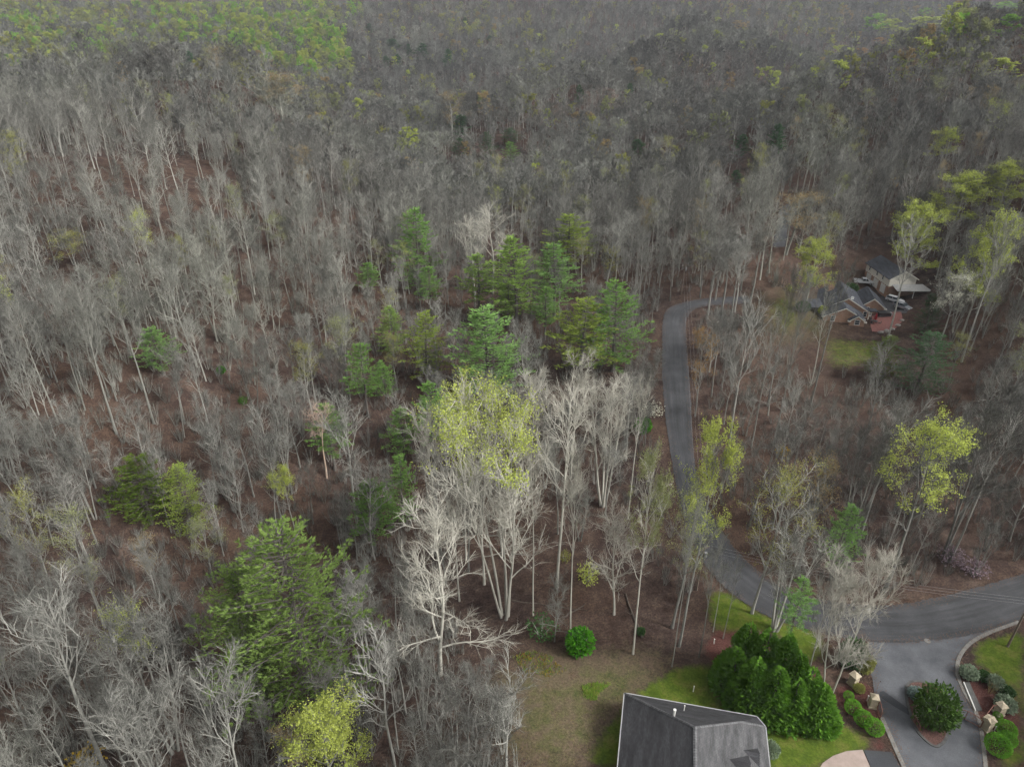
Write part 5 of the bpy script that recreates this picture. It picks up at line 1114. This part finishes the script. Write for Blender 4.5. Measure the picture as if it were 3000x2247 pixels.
mb = MB(); mb.tube([(c[0], c[1], c[2] + .70), (c[0], c[1], c[2] + .76)], .75, 18); mb.build('tabletop', M['black'], e)
for k in range(4): a = k * 1.57 + .7; mb = MB(); mb.tube([(c[0] + math.cos(a) * .55, c[1] + math.sin(a) * .55, c[2]), (c[0] + math.cos(a) * .45, c[1] + math.sin(a) * .45, c[2] + .7)], .03, 6); mb.build('leg', M['black'], e)
for k in range(3):
    a = (-.4, 1.8, 3.7)[k]; q = (c[0] + math.cos(a) * 1.25, c[1] + math.sin(a) * 1.25, c[2]); e = empty('patio_chair', q, ['dark patio chair on the cars side of the umbrella table', 'dark patio chair between the umbrella table and the brick wall', 'dark patio chair on the lawn side of the umbrella table'][k], 'chair', 'patio chairs')
    mb = MB(); mb.box((q[0], q[1], q[2] + .45), (.55, .55, .06), a); mb.build('seat', M['black'], e); b_ = (q[0] + math.cos(a) * .27, q[1] + math.sin(a) * .27); mb = MB(); mb.box((*b_, q[2] + .78), (.06, .55, .6), a); mb.build('backrest', M['black'], e)
    for dx, dy in ((-.22, -.22), (.22, -.22), (.22, .22), (-.22, .22)): mb = MB(); mb.tube([(q[0] + dx, q[1] + dy, q[2]), (q[0] + dx, q[1] + dy, q[2] + .43)], .025, 5); mb.build('leg', M['black'], e)
def rock(px, py, r, label, seed):
    c = CORN(px, py); rr = random.Random(seed); bm = bmesh.new(); bmesh.ops.create_icosphere(bm, subdivisions=2, radius=1)
    for v in bm.verts: k = 1 + rr.uniform(-.18, .18); v.co = Vector((v.co.x * r * k, v.co.y * r * k * .8, v.co.z * r * k * .6))
    me = bpy.data.meshes.new('boulder'); bm.to_mesh(me); bm.free(); me.materials.append(M['rock']); o = bpy.data.objects.new('boulder', me); C.objects.link(o); o.location = (c[0], c[1], c[2] + r * .2); tag(o, label, 'boulder', 'boulders round the brick patio')
for i, (px, py, r) in enumerate([(2580, 975, .7), (2597, 972, .8), (2615, 966, .6), (2630, 955, .7), (2642, 940, .6), (2606, 985, .6)]): rock(px, py, r, ['boulder at the house end of the patio edge', 'second boulder along the patio edge from the house', 'third boulder along the patio edge from the house', 'fourth boulder along the patio edge from the house', 'boulder at the cars end of the patio edge', 'boulder set on the lawn just below the patio edge'][i], i)
# vehicles
def vehicle(name, px, py, rz, paint, label, pickup=False):
    c = CORN(px, py); e = empty(name, (c[0], c[1], c[2] + .08), label, 'truck' if pickup else 'car', None, rz)
    L_, Wd = (5.4, 1.95) if pickup else (4.75, 1.88); h = L_ / 2
    def ext(prof, w0, w1, zs, nm, mat, par=e):
        mb = MB(); n = len(prof); zmax = max(p[1] for p in prof); zmin = min(p[1] for p in prof)
        ww = [w0 + (w1 - w0) * (p[1] - zmin) / (zmax - zmin + 1e-6) for p in prof]
        for k in (1, -1): mb.v += [(p[0], w / 2 * k, p[1]) for p, w in zip(prof, ww)]
        mb.f = [tuple(range(n)), tuple(range(2 * n - 1, n - 1, -1))] + [(i, (i + 1) % n, n + (i + 1) % n, n + i)[::-1] for i in range(n)]; mb.m = [0] * len(mb.f)
        o = mb.build(nm, mat, None); o.parent = par
        bm = bmesh.new(); bm.from_mesh(o.data); bmesh.ops.recalc_face_normals(bm, faces=bm.faces); bmesh.ops.bevel(bm, geom=bm.edges, offset=.05, segments=2, affect='EDGES'); bm.to_mesh(o.data); bm.free(); return o
    if pickup:
        ext([(-h, .45), (h, .45), (h, .85), (h - .2, 1.02), (h - 1.5, 1.12), (-.6, 1.12), (-.6, .75), (-h + .1, .75), (-h, .75)], Wd, Wd - .1, 0, 'body', paint)
        for k in (1, -1): mb = MB(); mb.box((-h / 2 - .25, k * (Wd / 2 - .1), .98), (h - .5, .12, .46)); q = mb.build('bed_side', paint, None); q.parent = e
        mb = MB(); mb.box((-h + .06, 0, .95), (.1, Wd - .25, .5)); q = mb.build('tailgate', paint, None); q.parent = e
        cab = [(-.62, 1.1), (1.3, 1.1), (.75, 1.75), (-.45, 1.78)]
    else:
        ext([(-h, .45), (h, .42), (h, .78), (h - .25, .98), (h - 1.35, 1.1), (-h + .1, 1.1), (-h, .9)], Wd, Wd - .08, 0, 'body', paint); cab = [(-h + .12, 1.08), (h - 1.25, 1.08), (h - 1.95, 1.66), (-h + .45, 1.7)]
    gl = ext(cab, Wd - .14, Wd - .42, 0, 'cabin_glass', M['glass']); rf = [(cab[3][0] - .02, cab[3][1] - .05), (cab[2][0] + .03, cab[2][1] - .05), (cab[2][0] - .05, cab[2][1] + .04), (cab[3][0] + .06, cab[3][1] + .04)]
    ext(rf, Wd - .38, Wd - .5, 0, 'roof', paint)
    for k in (1, -1):
        for t in (cab[0][0] + .02, (cab[0][0] + cab[1][0]) / 2): 
            mb = MB(); mb.box((t + .1, k * (Wd / 2 - .14), 1.38), (.1, .12, .62)); q = mb.build('window_pillar', paint, None); q.parent = e
    for sx in (-1, 1):
        for sy in (-1, 1):
            mb = MB(); x, y = sx * (h - .85), sy * (Wd / 2 - .1); mb.tube([(x, y - .12, .34), (x, y + .12, .34)], .36, 16); q = mb.build('tyre', M['rubber'], None); q.parent = e
            mb = MB(); mb.tube([(x, y + sy * .11, .34), (x, y + sy * .135, .34)], .2, 12); q2 = mb.build('rim', M['metal'], None); q2.parent = q
    for sy in (-1, 1):
        mb = MB(); mb.box((h - .03, sy * (Wd / 2 - .3), .78), (.1, .36, .16)); q = mb.build('headlight', M['lamp'], None); q.parent = e; mb = MB(); mb.box((-h + .02, sy * (Wd / 2 - .16), .85), (.1, .18, .3)); q = mb.build('tail_light', M['red_cloth'], None); q.parent = e
    mb = MB(); mb.box((h + .01, 0, .5), (.12, Wd - .15, .2)); q = mb.build('bumper', M['black'], None); q.parent = e
    return e
M['paint_white'] = solid('white_car_paint', (.62, .63, .64), .25, (.58, .59, .6), 1); M['paint_silver'] = solid('silver_car_paint', (.32, .34, .37), .25, (.28, .3, .33), 1, metal=.3)
vehicle('suv', 2620, 886, math.radians(-52), M['paint_white'], 'white SUV parked closest to the garage doors'); vehicle('suv', 2641, 905, math.radians(-60), M['paint_silver'], 'silver-grey SUV parked by the red brick patio'); vehicle('pickup_truck', 2528, 832, math.radians(-15), M['paint_white'], 'white pickup truck between the garage and the brick house roof', True)

# ------------------------------------------------------------------ entrance pillars and gates
def pillar(px, py, w, hgt, rz, label, style):
    c = CORN(px, py); e = empty('stone_pillar', tuple(c), label, 'pillar', 'stone gate pillars'); z = c[2]
    mb = MB(); mb.box((c[0], c[1], z + .12), (w * 1.18, w * 1.18, .3), rz); mb.build('plinth', M['stone'], e)
    n = 5
    for k in range(n):
        hh = (hgt - .3) / n; mb = MB(); j = .03 * ((k * 7) % 3 - 1); mb.box((c[0], c[1], z + .27 + hh * (k + .5)), (w + j, w + j, hh * .97), rz); mb.build('stone_course', M['stone'], e)
    mb = MB(); mb.box((c[0], c[1], z + hgt + .05), (w * 1.22, w * 1.22, .14), rz); cp = mb.build('cap', M['stone'], e)
    co, si = math.cos(rz), math.sin(rz); q = w * .58; top = z + hgt + .12
    cor = [(c[0] + x * co - y * si, c[1] + x * si + y * co, top) for x, y in ((-q, -q), (q, -q), (q, q), (-q, q))]
    mb = MB()
    if style == 'pyramid':
        for k in range(4): mb.face([cor[k], cor[(k + 1) % 4], (c[0], c[1], top + .38)])
    else:
        md = [tuple((Vector(cor[k]) + Vector(cor[(k + 1) % 4])) / 2 + Vector((0, 0, .3))) for k in range(4)]
        for k in range(4): mb.face([cor[k], cor[(k + 1) % 4], md[k]]); mb.face([md[k], cor[(k + 1) % 4], (c[0], c[1], top + .3)]); mb.face([md[k], (c[0], c[1], top + .3), cor[k]])
    mb.build('cap_top', M['stone'], cp); return e, c
_, pA = pillar(2554, 2068, .85, 1.75, -.25, 'inner stone gate pillar between the boxwood balls and the drive', 'pyramid')
_, pB = pillar(2497, 2003, .95, 1.7, .5, 'stone pillar half hidden behind the fuzzy pale tree trunk', 'pyramid')
_, pC = pillar(2887, 2135, .95, 1.8, .35, 'outer stone gate pillar with a cross-gabled cap', 'cross')
_, pD = pillar(2924, 2090, .9, 1.6, .2, 'pyramid-capped stone pillar behind the outer gate pillar', 'pyramid')
_, pE = pillar(2690, 2098, .8, 1.6, .2, 'stone pillar half hidden by the island evergreen', 'pyramid')
def gate(a, b, label, rise=.35, h0=1.25, n=16):
    a, b = Vector(a), Vector(b); e = empty('gate', tuple((a + b) / 2), label, 'gate', 'arched iron gates'); up = Vector((0, 0, 1)); top = lambda t: h0 + rise * math.sin(math.pi * t)
    P = [a.lerp(b, k / 20) for k in range(21)]
    mb = MB(); mb.tube([p + up * (top(k / 20) + .12) for k, p in enumerate(P)], .05, 6); mb.build('top_rail', M['iron'], e); mb = MB(); mb.tube([a + up * .2, b + up * .2], .05, 6); mb.build('bottom_rail', M['iron'], e)
    for t in (.01, .36, .99): mb = MB(); p = a.lerp(b, t); mb.tube([p + up * .1, p + up * (top(t) + .12)], .055, 6); mb.build('stile', M['iron'], e)
    for k in range(n): t = (k + .5) / n; p = a.lerp(b, t); mb = MB(); mb.tube([p + up * .2, p + up * (top(t) + .1)], .016, 4); mb.build('picket', M['iron'], e)
gi = G(2798, 2095); gate((gi[0], gi[1], gi[2]), (pC[0] - .6, pC[1] + .1, pC[2]), 'arched iron gate across the outer driveway lane')
gl0 = G(2582, 2105); gate((pA[0] + .5, pA[1] + .2, pA[2]), (gl0[0] - .2, gl0[1], gl0[2]), 'iron gate swung open beside the boxwood balls')
gk = G(2668, 2105); gk2 = G(2692, 2142); gate((gk[0], gk[1], gk[2] + .1), (gk2[0], gk2[1], gk2[2] + .1), 'narrow iron rail along the drive side of the island', .15, .7, 8)
mb = MB(); ar = [Vector(pD) + Vector((-.5, .1, 1.5)), Vector(pD) + Vector((-1.1, .0, 1.7)), Vector(pC) + Vector((.2, .9, 1.75)), Vector(pC) + Vector((0, .5, 1.4))]; mb.tube(ar, .05, 6)
o = mb.build('iron_arch_rail', M['iron']); tag(o, 'curved iron rail joining the two outer stone pillars', 'rail')
c1, c2_ = CORN(2823, 2000), CORN(2858, 2084); c3, c4 = CORN(2876, 2082), CORN(2838, 1998); e = empty('drain_slab', tuple(c1), 'dark sunken slab with a white edge beside the driveway kerb', 'slab')
mb = MB(); slab(mb, [Vector(c) + Vector((0, 0, .2)) for c in (c1, c2_, c3, c4)], .4); mb.build('slab_top', M['kerb_dark'], e); mb = MB(); u, w = Vector(c1), Vector(c2_); s_ = Vector((.16, .06, 0)); slab(mb, [u + Vector((0, 0, .3)) - s_, w + Vector((0, 0, .3)) - s_, w + Vector((0, 0, .3)) - s_ * .1, u + Vector((0, 0, .3)) - s_ * .1], .5); mb.build('edge_strip', M['white'], e)
for px, py, hgt, l in [(2091, 1885, .9, 'thin white marker stake in the leaf litter by the evergreens'), (2031, 2025, 1.0, 'white marker post on the lawn near the roof'), (2913, 2140, .8, 'pale bollard light beside the outer gate pillar'), (2540, 2052, .9, 'pale blue-grey post beside the inner gate pillar')]:
    c = CORN(px, py); e = empty('marker_post', tuple(c), l, 'post'); mb = MB(); mb.tube([(c[0], c[1], c[2] - .1), (c[0], c[1], c[2] + hgt)], .07, 8); mb.build('post', M['white'], e); mb = MB(); mb.tube([(c[0], c[1], c[2] + hgt), (c[0], c[1], c[2] + hgt + .08)], .09, 8); mb.build('post_cap', M['white'], e)

# ------------------------------------------------------------------ utility poles and wires
tops = []
for px, py, hgt, l in [(2952, 1893, 9.0, 'leaning wooden utility pole on the lawn bank beyond the junction'), (2040, 1728, 9.0, 'grey utility pole on the verge where the road curves'), (1996, 862, 9.0, 'utility pole with a lamp arm at the far road bend'), (2305, 690, 9.0, 'far utility pole beside the upper road stretch')]:
    c = CORN(px, py) if py > 1000 else G(px, py); e = empty('utility_pole', tuple(c), l, 'utility pole'); t = Vector(c) + Vector((.15, 0, hgt))
    mb = MB(); mb.tube([Vector(c) - Vector((0, 0, .6)), t], [.17, .11], 10); mb.build('pole', M['wood'], e); mb = MB(); mb.box((t.x, t.y, t.z - .5), (2.2, .12, .14), .5); ca = mb.build('crossarm', M['wood'], e)
    for k in (-.95, 0, .95): mb = MB(); mb.tube([(t.x + k * .88, t.y + k * .48, t.z - .42), (t.x + k * .88, t.y + k * .48, t.z - .22)], .06, 6); mb.build('insulator', M['lamp'], ca)
    mb = MB(); mb.tube([(t.x + .3, t.y - .2, t.z - 1.9), (t.x + .3, t.y - .2, t.z - 1.1)], .24, 12); mb.build('transformer', M['metal'], e); tops.append(t)
WN = ['power line over the junction between the verge pole and the bank pole', 'power line running along the lot side of the road to the bend', 'power line from the road bend to the far upper pole']
for i in range(3):
    for k, wd in ((-.95, 'outer'), (0, 'middle'), (.95, 'inner')):
        a, b = (tops[0], tops[1]) if i == 0 else (tops[i], tops[i + 1]); q = Vector((k * .88, k * .48, -.22)); a, b = a + q, b + q
        mb = MB(); mb.tube([a.lerp(b, t / 16) - Vector((0, 0, 1.1 * math.sin(math.pi * t / 16))) for t in range(17)], .011, 4); o = mb.build('power_line', M['metal']); tag(o, wd + ' ' + WN[i], 'wire', 'power lines on the poles')
a = tops[0] + Vector((0, 0, -.2)); b = Vector((100, 60, 9)); mb = MB(); mb.tube([a.lerp(b, t / 8) - Vector((0, 0, .5 * math.sin(math.pi * t / 8))) for t in range(9)], .011, 4); o = mb.build('power_line', M['metal']); tag(o, 'power line leaving the bank pole past the picture edge', 'wire', 'power lines on the poles')

# ------------------------------------------------------------------ dead leaves blown along the road and driveway edges
rl = random.Random(9); K = TB()
for side, cnt in ((ROAD_L, 3600), (ROAD_R, 2600), (DR, 700), (DL, 700)):
    P = resample(side, 300); other = resample({id(ROAD_L): ROAD_R, id(ROAD_R): ROAD_L, id(DR): DL, id(DL): DR}[id(side)], 300); xy = []
    for _ in range(cnt):
        i = rl.randrange(300); d = other[i] - P[i]; t = abs(rl.gauss(0, .6)) / (np.linalg.norm(d) + 1e-6); xy.append(P[i] + d * (t - .03) + np.array([rl.uniform(-.6, .6), rl.uniform(-.6, .6)]))
    xy = np.array(xy); zz = H(xy[:, 0], xy[:, 1]) + .115
    for (x, y), z in zip(xy, zz):
        d = Vector((rl.uniform(-1, 1), rl.uniform(-1, 1), rl.uniform(-.1, .25))).normalized(); K.leaf(Vector((x, y, z)), d, d.cross(Vector((0, 0, 1))).normalized(), rl.uniform(.1, .22), rl.uniform(.07, .14))
o = bpy.data.objects.new('leaf_litter', K.mesh('leaf_litter', [M['leaf_litter']])); C.objects.link(o); tag(o, 'brown dead leaves blown along the road and driveway edges', None, None, 'stuff')

# ------------------------------------------------------------------ fallen logs
for i, (x0, y0, x1, y1, r, l) in enumerate([(1225, 1862, 1330, 1835, .28, 'dark fallen log below the white spreading tree'), (1500, 1760, 1720, 1790, .12, 'thin fallen trunk lying across the leaf litter near the tulip tree'), (1880, 1870, 1830, 1740, .22, 'mossy fallen trunk at the lot corner pointing uphill'), (1640, 1815, 1715, 1770, .16, 'short dark log beside the slim pale tree'), (560, 1230, 640, 1180, .2, 'pale fallen branch pile trunk on the reddish clearing'), (2560, 700, 2640, 690, .25, 'fallen log on the slope above the garage')]):
    a, b = Vector(G(x0, y0)), Vector(G(x1, y1)); r_ = random.Random(i); e = empty('fallen_log', tuple(a), l, 'log'); P = [a.lerp(b, t / 8) for t in range(9)]
    P = [Vector((p.x + r_.uniform(-.15, .15), p.y + r_.uniform(-.15, .15), h1(p.x, p.y) + r * .6)) for p in P]; mb = MB(); mb.tube(P, [r * (1 - .07 * k) for k in range(9)], 8); mb.build('log_trunk', M['log'], e)
    for k in (2, 4, 6): mb = MB(); d = Vector((r_.uniform(-1, 1), r_.uniform(-1, 1), r_.uniform(.3, 1))).normalized(); mb.tube([P[k], P[k] + d * .8, P[k] + d * 1.5 + Vector((0, 0, .2))], [r * .35, r * .22, .02], 5); mb.build('branch_stub', M['log'], e)

# ------------------------------------------------------------------ far hilltop house with a white deck
fh = G(2940, 372); e = empty('hilltop_house', tuple(fh), 'far grey house with a white deck among bare trees', 'house'); x, y, z = fh
mb = MB(); mb.box((x, y + 6, z + 2.2), (16, 8, 6)); mb.build('wall', M['metal'], e); mb = MB(); slab(mb, [(x - 9, y + 1.4, z + 5), (x + 9, y + 1.4, z + 5), (x + 9, y + 6, z + 7.4), (x - 9, y + 6, z + 7.4)], .2); slab(mb, [(x - 9, y + 10.6, z + 5), (x + 9, y + 10.6, z + 5), (x + 9, y + 6, z + 7.38), (x - 9, y + 6, z + 7.38)], .2); o = mb.build('roof', M['shingle'], e); plane_uv(o)
mb = MB(); mb.box((x, y + .3, z + 2), (17, 3.2, .25)); dk = mb.build('deck', M['white'], e)
for k in range(9): mb = MB(); mb.box((x - 8.2 + k * 2.05, y - 1.1, z + 1.4), (.18, .18, 4.2)); mb.build('deck_post', M['white'], e)
mb = MB(); mb.box((x, y - 1.1, z + 3.1), (17, .15, .18)); mb.build('deck_rail', M['white'], e)
for k in range(4): window(e, (x - 6 + k * 4, y + 1.98, z + 3.6), 1.6, 1.5, facing=Vector((0, -1, 0)))

# ------------------------------------------------------------------ the air between the camera and the far hills
m, nt, o = newmat('haze_air'); pv = N(nt, 'ShaderNodeVolumePrincipled'); pv.inputs['Color'].default_value = (.86, .90, .97, 1); pv.inputs['Density'].default_value = .00011; pv.inputs['Anisotropy'].default_value = .2
nt.links.new(pv.outputs[0], o.inputs['Volume'])
mb = MB(); zlo = float(ZZ.min()) - 2; zhi = float(ZZ.max()) + 40; xm = float(np.abs(XX).max()) + 20
mb.box((0, 2060, (zlo + zhi) / 2), (xm * 2, 4360, zhi - zlo)); hz_ = mb.build('haze', m); tag(hz_, 'thin grey haze over the far hills', None, None, 'stuff')
